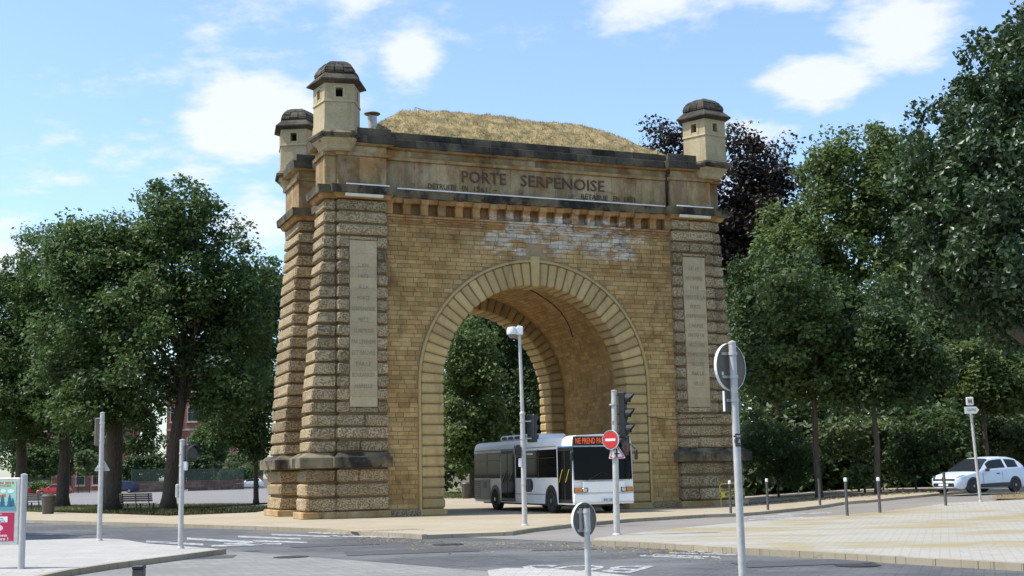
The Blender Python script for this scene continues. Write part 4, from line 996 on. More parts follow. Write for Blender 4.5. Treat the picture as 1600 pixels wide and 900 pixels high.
farcar(58, 775, R(4), 'parked_car', 'red hatchback parked beyond the lawn behind a tree trunk', M['redcar'], group='cars parked along the far kerb', Lm=4.5, Wm=1.9, Hm=1.62)
farcar(-4, 775.5, R(4), 'parked_car', 'red car mostly hidden behind the advertising board', M['redcar'], group='cars parked along the far kerb', Lm=4.4, Wm=1.9, Hm=1.62)
farcar(156, 771, R(8), 'parked_car', 'dark blue estate car parked beyond the lawn', M['bluecar'], group='cars parked along the far kerb', Lm=5.6, Wm=2.05, Hm=1.8)
farcar(366, 763, R(12), 'parked_car', 'white car parked far beyond the lawn beside the gate', M['whitecar'], group='cars parked along the far kerb', Lm=5.4, Wm=2.1, Hm=1.85)
# ------------------------------------------------------------------ poles, signals and signs
def pole(root, h, r0=.045, r1=None, name='pole', mat='galv', cap=True, lean=(0, 0)):
    mb = MB(); mb.tube([(0, 0, 0), (lean[0] * .5, lean[1] * .5, h * .5), (lean[0], lean[1], h)], [r0, (r0 + (r1 or r0)) / 2, r1 or r0], 14); p = mb.build(name, M[mat], root, smooth=40)
    if cap: mb = MB(); mb.lathe([(r1 or r0, 0), ((r1 or r0) * 1.12, .005), ((r1 or r0) * 1.12, .03), (.01, .05)], 14); mb.build('cap', M['galv2'], root, smooth=40, loc=(lean[0], lean[1], h))
    mb = MB(); mb.lathe([(r0 * 1.5, 0), (r0 * 1.5, .015), (r0 * 1.1, .05)], 14); mb.build('foot_collar', M['galv2'], root, smooth=40)
    return p
def facing(mb_builder, name, mat, root, loc, az, **k):
    """build a flat thing in its x-z plane facing -y, turned by az about z"""
    return mb_builder.build(name, mat, root, loc=loc, rot=(0, 0, az), **k)
def disc_sign(root, z, d, az, off, name='sign_disc', front='white', th=.022):
    """round sign: local -y is the printed face"""
    h = empty('sign_holder', parent=None) if False else None
    mb = MB(); mb.tube([(0, -th, 0), (0, 0, 0)], d / 2, 36); o = facing(mb, name, M['signback'], root, (off[0], off[1], z), az)
    mb = MB(); k = 36; r0, r1 = d / 2 * .985, d / 2 * 1.012
    for i in range(k):
        a, b_ = 2 * math.pi * i / k, 2 * math.pi * (i + 1) / k
        P = lambda r, t, y: (r * math.cos(t), y, r * math.sin(t))
        mb.quad(P(r1, a, -th - .004), P(r1, b_, -th - .004), P(r1, b_, .012), P(r1, a, .012)); mb.quad(P(r0, a, .012), P(r1, a, .012), P(r1, b_, .012), P(r0, b_, .012)); mb.quad(P(r1, a, -th - .004), P(r0, a, -th - .004), P(r0, b_, -th - .004), P(r1, b_, -th - .004))
    facing(mb, 'rim', M['white'], o, None, 0)
    return o
def brackets(root, zs, w, off, az, r=.06):
    for z in zs:
        mb = MB(); mb.block(-w / 2, w / 2, -.012, .012, -.018, .018, .005); facing(mb, 'bracket', M['galv'], root, (off[0], off[1], z), az)
        mb = MB(); mb.tube([(0, 0, -.02), (0, 0, .02)], r, 14); mb.build('clamp', M['galv'], root, loc=(0, 0, z), smooth=40)
def signal_head(root, loc, az, n=3, w=.26, mh=.30, name='signal_head', visors=True):
    mb = MB(); mb.block(-w / 2, w / 2, -.09, .09, 0, mh * n, .025); o = facing(mb, name, M['blackp'], root, loc, az)
    for i in range(n):
        z = mh * (i + .5); mb = MB(); mb.tube([(0, -.095, z), (0, -.11, z)], mh * .36, 16); mb.build('lens', M['lens'], o)
        if visors:
            mb = MB(); rr = mh * .42; arr = [(rr * math.cos(t), rr * math.sin(t)) for t in [R(-20) + R(220) * k / 12 for k in range(13)]]
            for (x0, z0), (x1, z1) in zip(arr, arr[1:]):
                l0, l1 = .10 + .14 * max(0, z0 / rr), .10 + .14 * max(0, z1 / rr)
                mb.quad((x0, -.09, z + z0), (x1, -.09, z + z1), (x1, -.09 - l1, z + z1), (x0, -.09 - l0, z + z0)); mb.quad((x0 * .94, -.09, z + z0 * .94), (x0 * .94, -.09 - l0, z + z0 * .94), (x1 * .94, -.09 - l1, z + z1 * .94), (x1 * .94, -.09, z + z1 * .94))
                mb.quad((x0, -.09 - l0, z + z0), (x1, -.09 - l1, z + z1), (x1 * .94, -.09 - l1, z + z1 * .94), (x0 * .94, -.09 - l0, z + z0 * .94))
            mb.build('visor', M['blackp'], o)
    return o
def tri_plate(root, z, s, az, off, front=True, name='sign_triangle', up=True):
    h = s * .866; c = .06 * s
    pts = [(-s / 2 + c, 0), (s / 2 - c, 0), (s / 2 - c * .2, c * .7), (c * .5, h - c * .6), (-c * .5, h - c * .6), (-s / 2 + c * .2, c * .7)]
    mb = MB(); mb.prism(pts, 0, .018, M=Matrix(((1, 0, 0, 0), (0, 0, -1, 0), (0, 1, 0, 0), (0, 0, 0, 1)))); o = facing(mb, name, M['galv'] if not front else M['red'], root, (off[0], off[1], z), az)
    if front:
        q = [(x * .97, .012 + y * .97) for x, y in pts]
        for sc, y_, mt in ((1.0, -.0195, 'white'), (.90, -.021, 'red'), (.68, -.0225, 'white')):
            cz = h * .34; mb = MB(); mb.poly([(x * sc, y_, cz + (zz - cz) * sc) for x, zz in pts]); mb.build('sign_face', M[mt], o)
        mb = MB(); mb.box(-.022, .022, -.026, -.0235, h * .12, h * .56); mb.box(-.075, .075, -.0262, -.0237, h * .27, h * .35); mb.poly([(-.05, -.0258, h * .54), (.05, -.0258, h * .54), (0, -.0258, h * .66)]); mb.build('pictogram', M['blackp'], o)
    return o
# camera mast
x, y = gnd(820, 821); r_ = empty('camera_mast', (x, y, 0), 0, 'tall galvanised mast with white dome camera and signals in front of the bus', 'mast')
pole(r_, 3.55, .085, .08, 'pole', cap=False); mb = MB(); mb.tube([(0, 0, 3.5), (-.02, 0, 4.8), (-.05, 0, 6.42)], [.06, .055, .05], 14); mb.build('upper_pole', M['galv'], r_, smooth=40)
mb = MB(); mb.lathe([(.088, 3.5), (.092, 3.52), (.092, 3.58), (.058, 3.62)], 14); mb.build('collar', M['galv2'], r_, smooth=40)
mb = MB(); mb.block(-.14, .08, -.06, .06, 6.1, 6.38, .03); mb.tube([(-.10, 0, 6.28), (-.24, 0, 6.32)], .06, 10); cb = mb.build('camera_bracket', M['white'], r_)
mb = MB(); Mw = Matrix.Translation((-.29, 0, 6.2)) @ Matrix.Scale(1.05, 4); mb.lathe([(.05, .16), (.13, .14), (.16, .05), (.16, -.06), (.15, -.08)][::-1], 18, Mw); mb.build('camera_housing', M['white'], cb, smooth=50)
mb = MB(); mb.lathe([(.01, -.20), (.07, -.185), (.115, -.13), (.13, -.08)], 18, Mw); mb.build('camera_dome', M['grille'], cb, smooth=50)
signal_head(r_, (.30, .10, 2.62), R(150), 3, .30, .30)
signal_head(r_, (-.19, -.02, 2.15), R(-80), 1, .26, .40, 'pedestrian_signal', False)
signal_head(r_, (.16, .0, 1.05), R(100), 1, .16, .42, 'push_box', False)
mb = MB(); mb.block(-.16, -.05, -.12, -.10, 1.85, 2.12, .01); pq = mb.build('notice_plate', M['white'], r_)
brackets(r_, (1.3, 2.25, 2.75, 3.3), .34, (.13, .02), 0, .10)
# no-entry signal post
x, y = gnd(964, 836); r_ = empty('signal_post', (x, y, 0), 0, 'galvanised signal post carrying a red no entry sign and a warning triangle', 'signal post')
pole(r_, 3.74, .085, .075, lean=(.04, 0))
signal_head(r_, (.26, .02, 2.52), R(75), 3, .26, .41 * .98)
ph = signal_head(r_, (.24, .0, 2.06), R(40), 1, .28, .44, 'pedestrian_signal', False)
mb = MB(); mb.tube([(0, -.112, .25), (0, -.112, .14)], .035, 8); mb.poly([(-.04, -.113, .1), (.04, -.113, .1), (.04, -.113, .3), (-.04, -.113, .3)]); mb.build('red_figure', plain('dim_red', (.22, .03, .02), .4), ph)
az = R(-38)
dd = disc_sign(r_, 2.47, .50, az, (-.09, -.12), 'no_entry_disc')
mb = MB(); mb.tube([(0, -.026, 0), (0, -.0265, 0)], .215, 32); mb.build('red_face', M['red'], dd)
mb = MB(); mb.block(-.16, .16, -.030, -.0275, -.032, .032, .001); mb.build('white_bar', M['white'], dd)
tri_plate(r_, 1.98, .46, R(-22), (.06, -.12))
tri_plate(r_, 2.0, .42, R(-75), (-.06, -.05), False)
brackets(r_, (2.2, 2.6, 3.4), .30, (.1, 0), 0, .095)
mb = MB(); mb.box(-.012, .012, -.092, -.088, 2.86, 2.96); mb.build('sticker', M['blackp'], r_, loc=(-.02, 0, 0))
# big round sign seen from behind
x, y = gnd(1162, 940); r_ = empty('road_sign', (x, y, 0), 0, 'tall pole with large round sign seen from behind and black sticker', 'road sign', 'road signs seen from behind')
pole(r_, 3.24, .05, .047, lean=(-.0, 0))
o = disc_sign(r_, 2.955, .61, math.pi + R(43), (-.02, .085)); brackets(r_, (2.82, 3.12), .30, (-.04, .055), R(43), .058)
mb = MB(); mb.block(-.02, .02, .002, .004, -.02, .02, .0005); mb.build('label_sticker', M['white'], o, loc=(.17, .0, -.09))
mb = MB(); mb.block(-.17, .17, -.015, .0, -.13, .13, .004); sp = facing(mb, 'supplementary_plate', M['signback'], r_, (-.01, .085, 2.51), math.pi + R(43))
mb = MB(); mb.box(.165, .18, -.02, .006, -.13, .13); mb.build('plate_rim', M['white'], sp)
brackets(r_, (2.52,), .2, (-.03, .055), R(43), .056)
mb = MB()
for q in range(7): t = rnd.uniform(-.03, .03); zz = 1.93 + q * .024; mb.box(-.035 + t * .4, .02 + t, -.0515, -.0495, zz, zz + .02)
mb.build('sticker', M['blackp'], r_)
# small round sign on the splitter island
x, y = gnd(920, 930); r_ = empty('road_sign', (x, y, 0), 0, 'low round sign on a short post seen from behind', 'road sign', 'road signs seen from behind')
pole(r_, 1.17, .042, .042, cap=False); mb = MB(); mb.lathe([(.046, 0), (.046, .05), (.02, .06)], 12); mb.build('cap', M['blackp'], r_, loc=(0, 0, 1.16))
o = disc_sign(r_, 1.0, .47, math.pi + R(44), (-.03, .08)); brackets(r_, (.86, 1.11), .22, (-.05, .05), R(44), .05)
mb = MB(); mb.block(-.03, .03, .0, .02, -.16, .16, .006); mb.build('stiffener', M['galv2'], o, loc=(.08, 0, 0)); mb = MB(); mb.block(-.03, .03, .0, .02, -.16, .16, .006); mb.build('stiffener', M['galv2'], o, loc=(-.08, 0, 0))
# left pole with triangle
x, y = gnd(155, 845); r_ = empty('road_sign', (x, y, 0), 0, 'pole on the left island with triangular sign seen from behind and upright backing board', 'road sign', 'road signs seen from behind')
pole(r_, 3.57, .07, .062)
tri_plate(r_, 1.95, .44, math.pi + R(8), (.0, .09), False); brackets(r_, (2.05,), .3, (0, .06), 0, .078)
mb = MB(); mb.block(-.09, .09, -.14, .14, 2.66, 3.46, .03); mb.build('signal_board', M['signback'], r_, loc=(-.14, .1, 0), rot=(0, 0, R(12)))
brackets(r_, (2.8, 3.3), .2, (-.06, .05), 0, .075)
# left pole with pedestrian signal
x, y = gnd(282, 857); r_ = empty('signal_post', (x, y, 0), 0, 'short galvanised post with pedestrian signal at the island tip', 'signal post')
pole(r_, 2.6, .065, .06)
signal_head(r_, (.22, .0, 2.12), R(35), 1, .26, .40, 'pedestrian_signal', True)
mb = MB(); mb.block(.04, .14, -.05, .05, 1.88, 2.10, .02); mb.build('push_button', M['white'], r_); mb = MB(); mb.block(-.14, -.06, -.05, .05, 1.22, 1.55, .02); mb.build('control_box', M['galv2'], r_)
brackets(r_, (1.4, 2.0, 2.3), .2, (.06, 0), 0, .072)
# sign post at the right edge
x, y = gnd(1532, 784); r_ = empty('direction_sign', (x, y, rise(x, y)), 0, 'slim post with small white direction signs in front of the parked hatchback', 'sign')
pole(r_, 3.35, .055, .05, lean=(-.12, 0))
mb = MB(); mb.prism([(-.42, -.13), (.0, -.13), (.11, 0), (.0, .13), (-.42, .13)], 0, .04, M=Matrix(((1, 0, 0, .05), (0, 0, -1, -.06), (0, 1, 0, 3.36), (0, 0, 0, 1)))); ar = mb.build('arrow_plate', M['white'], r_)
add('lettering', text_mesh('CENTRE', plain('sign_green', (.02, .25, .12), .4), .32, .09, .003), ar, loc=(-.13, -.102, 3.33), rot=UPRIGHT)
mb = MB(); mb.block(-.30, -.02, -.1, -.06, 3.54, 3.84, .02); sq = mb.build('square_plate', M['white'], r_); mb = MB(); mb.box(-.22, -.18, -.106, -.102, 3.62, 3.76); mb.box(-.14, -.10, -.106, -.102, 3.62, 3.76); mb.box(-.22, -.10, -.107, -.1025, 3.68, 3.70); mb.build('pictogram', M['blackp'], sq)
# advertising board
x, y = gnd(33, 889); r_ = empty('advertising_board', (x, y, 0), R(-14), 'freestanding board with a teal and a crimson poster on grey posts', 'advertising board')
for xx in (-.0, -1.36): mb = MB(); mb.tube([(xx, 0, 0), (xx, 0, 1.80)], .065, 16); p_ = mb.build('post', M['galv2'], r_, smooth=40); mb = MB(); mb.lathe([(.068, 0), (.066, .02), (.01, .04)], 14); mb.build('cap', M['galv2'], p_, loc=(xx, 0, 1.8), smooth=40)
mb = MB(); mb.block(-1.3, -.06, -.05, .05, .47, 1.76, .012); fr_ = mb.build('frame', M['galv'], r_)
mb = MB(); mb.box(-1.26, -.13, -.056, -.051, 1.125, 1.70)
t = NT('teal_poster'); gx = t.sep(); M['poster1'] = t.out(t.mix(t.rng(gx[2], 1.12, 1.7), (.30, .55, .55), (.36, .62, .42)), .35)
p1 = mb.build('teal_poster', M['poster1'], r_); mb = MB(); mb.box(-1.26, -.16, -.056, -.051, .54, 1.085); p2 = mb.build('crimson_poster', plain('poster_crimson', (.45, .015, .07), .35), r_)
def ell(parent, name, mat, cx, cz, rx, rz_, y=-.058, k=18):
    mb = MB(); mb.poly([(cx + rx * math.cos(2 * math.pi * i / k), y, cz + rz_ * math.sin(2 * math.pi * i / k)) for i in range(k)]); return mb.build(name, mat, parent)
cy1, cy2, cy3 = plain('poster_white', (.75, .77, .78), .4), plain('poster_dark_teal', (.03, .13, .19), .4), plain('poster_blue', (.25, .48, .68), .4)
ell(p1, 'bubble', cy1, -.42, 1.505, .062, .035); ell(p1, 'bubble', cy1, -.25, 1.50, .075, .037); ell(p1, 'bubble', cy1, -.62, 1.40, .06, .035)
for (bx, h, w) in ((-.43, .23, .085), (-.27, .24, .08), (-.20, .17, .07), (-.62, .2, .08), (-.9, .22, .08), (-1.1, .2, .08)):
    for k in range(3): mb = MB(); z0 = 1.2 + h * k / 3.6; mb.poly([(bx - w * (1 - k * .24), -.0585 - k * .0006, z0), (bx + w * (1 - k * .24), -.0585 - k * .0006, z0), (bx, -.0585 - k * .0006, z0 + h * .5)]); mb.build('fir_tree', cy2, p1)
mb = MB(); mb.poly([(-1.26, -.0575, 1.125), (-.13, -.0575, 1.125), (-.13, -.0575, 1.19), (-.5, -.0575, 1.22), (-1.26, -.0575, 1.17)]); mb.build('poster_ground', plain('poster_teal2', (.09, .28, .36), .4), p1)
red_t = plain('poster_red', (.5, .03, .03), .4)
add('lettering', text_mesh('SAMEDI 15 JUIN 2019', red_t, .95, .05, .001, .02), p1, loc=(-.66, -.058, 1.635), rot=UPRIGHT); add('lettering', text_mesh('LE PARCOURS', red_t, .5, .035, .001, .01), p1, loc=(-.5, -.058, 1.585), rot=UPRIGHT)
mb = MB(); mb.box(-.62, -.36, -.0595, -.0565, 1.38, 1.43, M=Matrix.Translation((-.49, 0, 1.4)) @ Matrix.Rotation(R(-8), 4, 'Y') @ Matrix.Translation((.49, 0, -1.4))); mb.build('banner', plain('poster_orange', (.6, .12, .06), .4), p1)
mb = MB(); mb.box(-.95, -.30, -.059, -.0565, .90, 1.01); pw = mb.build('caption_panel', cy1, p2)
add('lettering', text_mesh('Ni nucléaire,', M['blackp'], .42, .036, .001, .01), p2, loc=(-.6, -.0605, .962), rot=UPRIGHT); add('lettering', text_mesh('ni effet de serre', M['blackp'], .50, .036, .001, .01), p2, loc=(-.6, -.0605, .913), rot=UPRIGHT)
add('lettering', text_mesh('Exproprions', cy1, .66, .05, .001, .02), p2, loc=(-.63, -.058, .625), rot=UPRIGHT); add('lettering', text_mesh('les pollueurs !', cy1, .72, .05, .001, .02), p2, loc=(-.63, -.058, .555), rot=UPRIGHT)
pinkp = plain('poster_pale_pink', (.72, .55, .60), .4)
for q in ((-.70, .80, .10, .05), (-.48, .79, .085, .055), (-.58, .70, .13, .035), (-.62, .875, .04, .03), (-.50, .875, .04, .03)): ell(p2, 'cloud_shape', pinkp, *q, y=-.0575)
ell(p2, 'dark_shape', plain('poster_navy', (.02, .025, .06), .4), -.60, .80, .12, .055, -.0582); ell(p2, 'blue_shape', cy3, -.60, .775, .075, .075, -.0588)
ell(p2, 'round_logo', red_t, -.47, 1.05, .07, .022, -.0588); add('lettering', text_mesh('NPA', cy1, .09, .025, .001, .01), p2, loc=(-.47, -.0597, 1.04), rot=UPRIGHT)
# bollards
def bollard(px, py, cap, label, h=1.2):
    x, y = gnd(px, py); r_ = empty('bollard', (x, y, rise(x, y)), 0, label, 'bollard', 'slim bollards along the bus lane')
    hh = h - (.13 if cap else 0)
    mb = MB(); mb.lathe([(.065, 0), (.05, .02), (.05, hh)], 14); mb.build('post', M['boll'], r_, smooth=40)
    if cap: mb = MB(); mb.lathe([(.052, hh), (.056, hh + .01), (.056, h - .02), (.045, h)], 14); mb.build('reflective_cap', M['white'], r_, smooth=40)
for i, (px, py, cap, lb) in enumerate([(1142, 802, True, 'slim bollard with white cap beside the yellow rail'), (1200, 797, True, 'slim bollard with white cap second from the gate'), (1281.5, 790, False, 'plain dark bollard in front of the street tree trunk'),
        (1324, 806, True, 'tallest white-capped bollard on the near side of the lane'), (1375, 801, True, 'white-capped bollard right of the tallest one on the near side'), (1478, 790, False, 'plain dark bollard in front of the parked hatchback')]):
    bollard(px, py, cap, lb, (1.22, 1.22, 1.08, 1.26, 1.2, 1.2)[i])
r_ = at(217, 900, 8.2); mb = MB(); mb.block(-.034, .034, -.034, .034, -.1, 1.10, .004); o = mb.build('bollard', M['boll'], None, loc=(r_[0], 8.2, -.0)); tag(o, 'top of a dark square bollard at the bottom edge of the picture', 'bollard', 'slim bollards along the bus lane')
mb = MB(); mb.block(-.036, .036, -.036, .036, 1.10, 1.125, .005); mb.build('cap', M['blackp'], o)
# yellow rail
x, y = gnd(1127, 792.5); r_ = empty('yellow_rail', (x, y, rise(x, y)), R(20), 'yellow tubular barrier rail at the foot of the right pier', 'barrier')
mb = MB(); mb.tube([(.0, 0, 0), (0, 0, .36), (.05, 0, .44), (.75, 0, .5)], .022, 8); mb.build('lower_rail', M['yellow'], r_, smooth=40)
mb = MB(); mb.tube([(.02, 0, .62), (-.03, 0, .72), (-.03, 0, .92), (.03, 0, 1.0), (.75, 0, 1.03)], .022, 8); mb.tube([(.02, 0, .62), (.75, 0, .72)], .022, 8); mb.build('upper_rail', M['yellow'], r_, smooth=40)
mb = MB(); mb.block(.02, .2, -.012, .012, .42, .66, .005); mb.build('plate', M['yellow'], r_); mb = MB(); mb.tube([(.7, 0, 0), (.7, 0, 1.03)], .022, 8); mb.build('post', M['yellow'], r_)
# benches and bins
def bench(px, py, rz, label):
    x, y = gnd(px, py); r_ = empty('park_bench', (x, y, 0), rz, label, 'bench', 'park benches on the lawn')
    for i in range(4): mb = MB(); mb.block(-.95, .95, -.05 + i * .115, .05 + i * .115, .44, .475, .008); mb.build('seat_slat', M['wood'], r_)
    for i in range(4): mb = MB(); mb.block(-.95, .95, .44 + i * .03, .475 + i * .03, .56 + i * .115, .655 + i * .115, .008); mb.build('back_slat', M['wood'], r_)
    for s_ in (-.75, 0, .75):
        for yy in (-.02, .42): mb = MB(); mb.box(s_ - .03, s_ + .03, yy - .03, yy + .03, 0, .445); mb.build('leg', M['darkmetal'], r_)
        mb = MB(); mb.tube([(s_, .46, .42), (s_, .58, 1.0)], .025, 6); mb.build('back_stay', M['darkmetal'], r_)
bench(219, 800, R(168), 'park bench on the lawn between two tree trunks'); bench(66, 796, R(170), 'park bench behind the litter bin at the left')
def litter_bin(px, py, label, h=1.05, w=.36, yy=None):
    x, y = gnd(px, py); r_ = empty('litter_bin', (x, y, 0), 0, label, 'bin', 'litter bins')
    mb = MB(); mb.lathe([(w * .78, 0), (w * .82, .05), (w, h * .85)], 16); mb.build('drum', M['binm'], r_, smooth=40); mb = MB(); mb.lathe([(w * 1.04, h * .85), (w * 1.06, h * .9), (w * .7, h)], 16); mb.build('lid', M['binm'], r_, smooth=40)
litter_bin(75, 803, 'brown metal litter bin at the edge of the lawn'); litter_bin(728, 779, 'small dark litter bin seen through the arch left of the bus', 1.1, .3)
# road lettering BUS, painted to be read from the far side
bx, by = gnd(925, 884, ZR); me = text_mesh('BUS', M['paint'], 2.5, 1.6, .001, .01); add('bus_marking', me, None, loc=(bx, by, ZR + .007), rot=(0, 0, R(180 - 22)))['kind'] = 'structure'
# manhole and drain grate
gx_, gy_ = gnd(590, 829); mb = MB(); [mb.box(-1.3 + i * .16, -1.23 + i * .16, -.5, .5, 0, .006) for i in range(17)]; o = mb.build('tree_grate', M['kerb'], None, loc=(gx_, gy_, .003), rot=(0, 0, YAW)); o['kind'] = 'structure'
# ------------------------------------------------------------------ vegetation
def leaf_mesh(name, centers, radii, per, size, mat, seed, flat=.75, up=.45, tone_of=None):
    """leaf blades (folded rhombs of two triangles) spread in clumps round the given centres"""
    r = np.random.default_rng(seed); C = np.repeat(centers, per, 0); n = len(C)
    RR = np.repeat(radii, per)
    d = r.normal(size=(n, 3)); d /= np.linalg.norm(d, axis=1)[:, None]; d *= (r.random(n) ** .45 * RR)[:, None]; d[:, 2] *= flat
    p = C + d
    nrm = r.normal(size=(n, 3)); nrm[:, 2] = np.abs(nrm[:, 2]) + up; nrm += d / (RR[:, None] + 1e-6) * .8; nrm /= np.linalg.norm(nrm, axis=1)[:, None]
    a = np.cross(nrm, r.normal(size=(n, 3))); a /= np.linalg.norm(a, axis=1)[:, None] + 1e-9; b = np.cross(nrm, a)
    s = size * r.uniform(.65, 1.3, n)[:, None]; L = a * s * .5; Wd = b * s * .30; lift = nrm * s * .07
    v = np.empty((n, 2, 3, 3)); v[:, 0, 0] = p - L; v[:, 0, 1] = p + Wd + lift; v[:, 0, 2] = p + L; v[:, 1, 0] = p - L; v[:, 1, 1] = p + L; v[:, 1, 2] = p - Wd + lift
    ct = np.repeat(r.uniform(.1, .9, len(centers)), per); tn = np.clip(ct * .55 + r.random(n) * .45, 0, 1)
    return tri_mesh(name, v.reshape(-1, 3), np.repeat(tn, 2), mat)
def crown_points(lobes, n, r, shell=.5):
    vol = np.array([l[3] * l[4] * l[5] for l in lobes]) ** .75; k = r.choice(len(lobes), n, p=vol / vol.sum())
    d = r.normal(size=(n, 3)); d /= np.linalg.norm(d, axis=1)[:, None]
    f = (shell + (1 - shell) * r.random(n)) * (1 + .12 * np.sin(d[:, 0] * 7 + k) * np.cos(d[:, 2] * 6 + k * 2))
    L = np.array(lobes)
    return L[k, :3] + d * L[k, 3:] * f[:, None]
def tree(name, label, base, th, tr, lobes, ncl, per, leaf, mat, cl=.9, group=None, seed=1, shell=.45, limbs=14, lean=(0, 0), flat=.75, up=.45, cat='tree'):
    """base: ground point; th, tr: trunk height and radius; lobes: ellipsoids (dx, dy, z, rx, ry, rz) that bound the crown"""
    r = np.random.default_rng(seed); rr = random.Random(seed); root = empty(name, base, 0, label, cat, group)
    pts = crown_points(lobes, ncl, r, shell); pts = pts[pts[:, 2] > .25]
    rad = cl * r.uniform(.6, 1.35, len(pts))
    if tr > 0:
        mb = MB(); zc = sum(l[2] for l in lobes) / len(lobes)
        tp = [(0, 0, -.15), (lean[0] * .1, lean[1] * .1, th * .12), (lean[0] * .5 + rr.uniform(-.1, .1), lean[1] * .5, th * .55), (lean[0], lean[1], th), (lean[0] * 1.3, lean[1] * 1.3, th + (zc - th) * .7)]
        mb.tube(tp, [tr * 1.5, tr * 1.05, tr * .9, tr * .78, tr * .3], 12)
        idx = rr.sample(range(len(pts)), min(limbs, len(pts)))
        for i in idx:
            q = Vector(pts[i]); t0 = rr.uniform(.0, .8); s0 = Vector(tp[3]).lerp(Vector(tp[4]), t0); m_ = s0.lerp(q, .5) + Vector((rr.uniform(-.4, .4), rr.uniform(-.4, .4), rr.uniform(.1, .7)))
            r0 = tr * .42 * (1 - .5 * t0); mb.tube([s0, s0.lerp(m_, .6), m_, q], [r0, r0 * .7, r0 * .5, r0 * .12], 6, caps=False)
        mb.build('trunk', M['bark'], root, smooth=True)
    me = leaf_mesh('crown', pts, rad, per, leaf, M[mat], seed + 5, flat, up); add('crown', me, root)
    return root
def px_lobes(lst, Y, bx, by):
    """crown ellipsoids given where they show in the photograph (x, y, half-width, half-height in px) at distance Y + dy"""
    out = []
    for (px, py, w, h, dy, dep) in lst:
        x, z = at(px, py, Y + dy); k = (Y + dy) / F; out.append((x - bx, Y + dy - by, z, w * k, dep, h * k))
    return out
# left-hand chestnuts on the lawn
def left_tree(px, py, lst, label, th, tr, seed, n=210, lean=(0, 0), per=100, leaf=.27):
    x, y = gnd(px, py); lb = px_lobes(lst, y, x, y)
    return tree('chestnut_tree', label, (x, y, -.03), th, tr, lb, int(n * 1.75), per, leaf, 'leafA', .92, 'chestnut trees on the lawn', seed, .36, 30, lean)
left_tree(262, 796, [(290, 420, 105, 110, 0, 3.6), (275, 345, 75, 70, 0, 3), (340, 470, 85, 90, 1, 3.2), (240, 500, 90, 90, -1, 3.2), (375, 520, 55, 110, 1, 2.8), (320, 580, 85, 50, 0, 2.6), (360, 620, 60, 50, -1, 2.4), (215, 585, 50, 45, -2, 2.4)], 'tallest chestnut with leaning pale trunk nearest the gate', 6.4, .38, 21, 300, (.7, 0))
left_tree(174, 797, [(165, 430, 90, 80, 0, 3.4), (120, 400, 70, 70, 1, 3.2), (205, 400, 55, 70, 1, 3), (150, 540, 110, 80, 0, 3.2), (205, 625, 65, 50, -1, 2.8), (130, 630, 55, 45, -2, 2.6)], 'chestnut with thick dark trunk behind the triangular sign', 7.5, .52, 22, 250)
left_tree(97, 791, [(75, 440, 80, 90, 0, 3.6), (60, 540, 95, 90, 0, 3.6), (110, 600, 70, 70, -2, 3), (60, 640, 70, 55, -2, 2.8)], 'chestnut behind the litter bin with narrow dark trunk', 6, .42, 23, 230)
left_tree(30, 792, [(10, 500, 90, 110, 0, 3.6), (-20, 600, 100, 90, 0, 3.6), (30, 640, 60, 70, -2, 3)], 'chestnut at the left edge behind the advertising board', 5.5, .4, 24, 220)
left_tree(400, 787, [(400, 560, 50, 120, 0, 3.), (410, 460, 40, 70, 0, 2.5), (375, 640, 60, 60, -1, 2.6), (395, 690, 35, 30, -1, 1.8)], 'slim young chestnut right beside the gate', 3.6, .17, 25, 170)
# tree left of the frame whose shade falls across the road
tree('chestnut_tree', 'chestnut at the very left edge whose shade falls across the road', (-24.5, 41, -.1), 4.5, .4, [(0, 0, 9, 4.2, 4.4, 4), (1, 1.5, 6.5, 3.2, 3.5, 2.4), (2.2, -3, 8.5, 2.4, 3, 2.2)], 210, 90, .34, 'leafA', 1.2, 'chestnut trees on the lawn', 26)
# right: big lime at the frame edge
Y = 44.0; bx, bz = at(1650, 700, Y)
lime = [(1600, 150, 110, 130, 0, 4.6), (1560, 260, 140, 140, 0, 4.6), (1530, 370, 125, 120, -.5, 4.4), (1620, 400, 150, 130, 0, 4.6), (1545, 455, 100, 75, -.5, 3.6), (1660, 200, 130, 190, 0, 4.6), (1480, 300, 70, 110, 0, 3), (1640, 500, 110, 50, 0, 3.6)]
tree('lime_tree', 'large dense lime with glossy leaves filling the right edge', (bx, Y, .2), 5.2, .45, px_lobes(lime, Y, bx, Y), 560, 105, .235, 'leafD', .62, 'lime trees', 31, .62, 22, flat=1.0, up=.15)
mb = MB(); p0 = at(1640, 560, Y - 1); p1 = at(1588, 527, Y - 2); mb.tube([(p0[0] - bx, -1, p0[1]), (p1[0] - bx, -2, p1[1])], [.32, .22], 8); mb.build('limb', M['bark'], bpy.data.objects['lime_tree'], smooth=True)
def rtree(name, label, px, py, Yd, lst, th, tr, n, per, leaf, mat, cl, seed, group, shell=.42, limbs=12):
    x = at(px, py, Yd)[0]; z0 = rise(x, min(Yd, 60))
    return tree(name, label, (x, Yd, z0 - .1), th, tr, px_lobes(lst, Yd, x, Yd), n, per, leaf, mat, cl, group, seed, shell, limbs)
WG = 'trees of the park behind the gate'
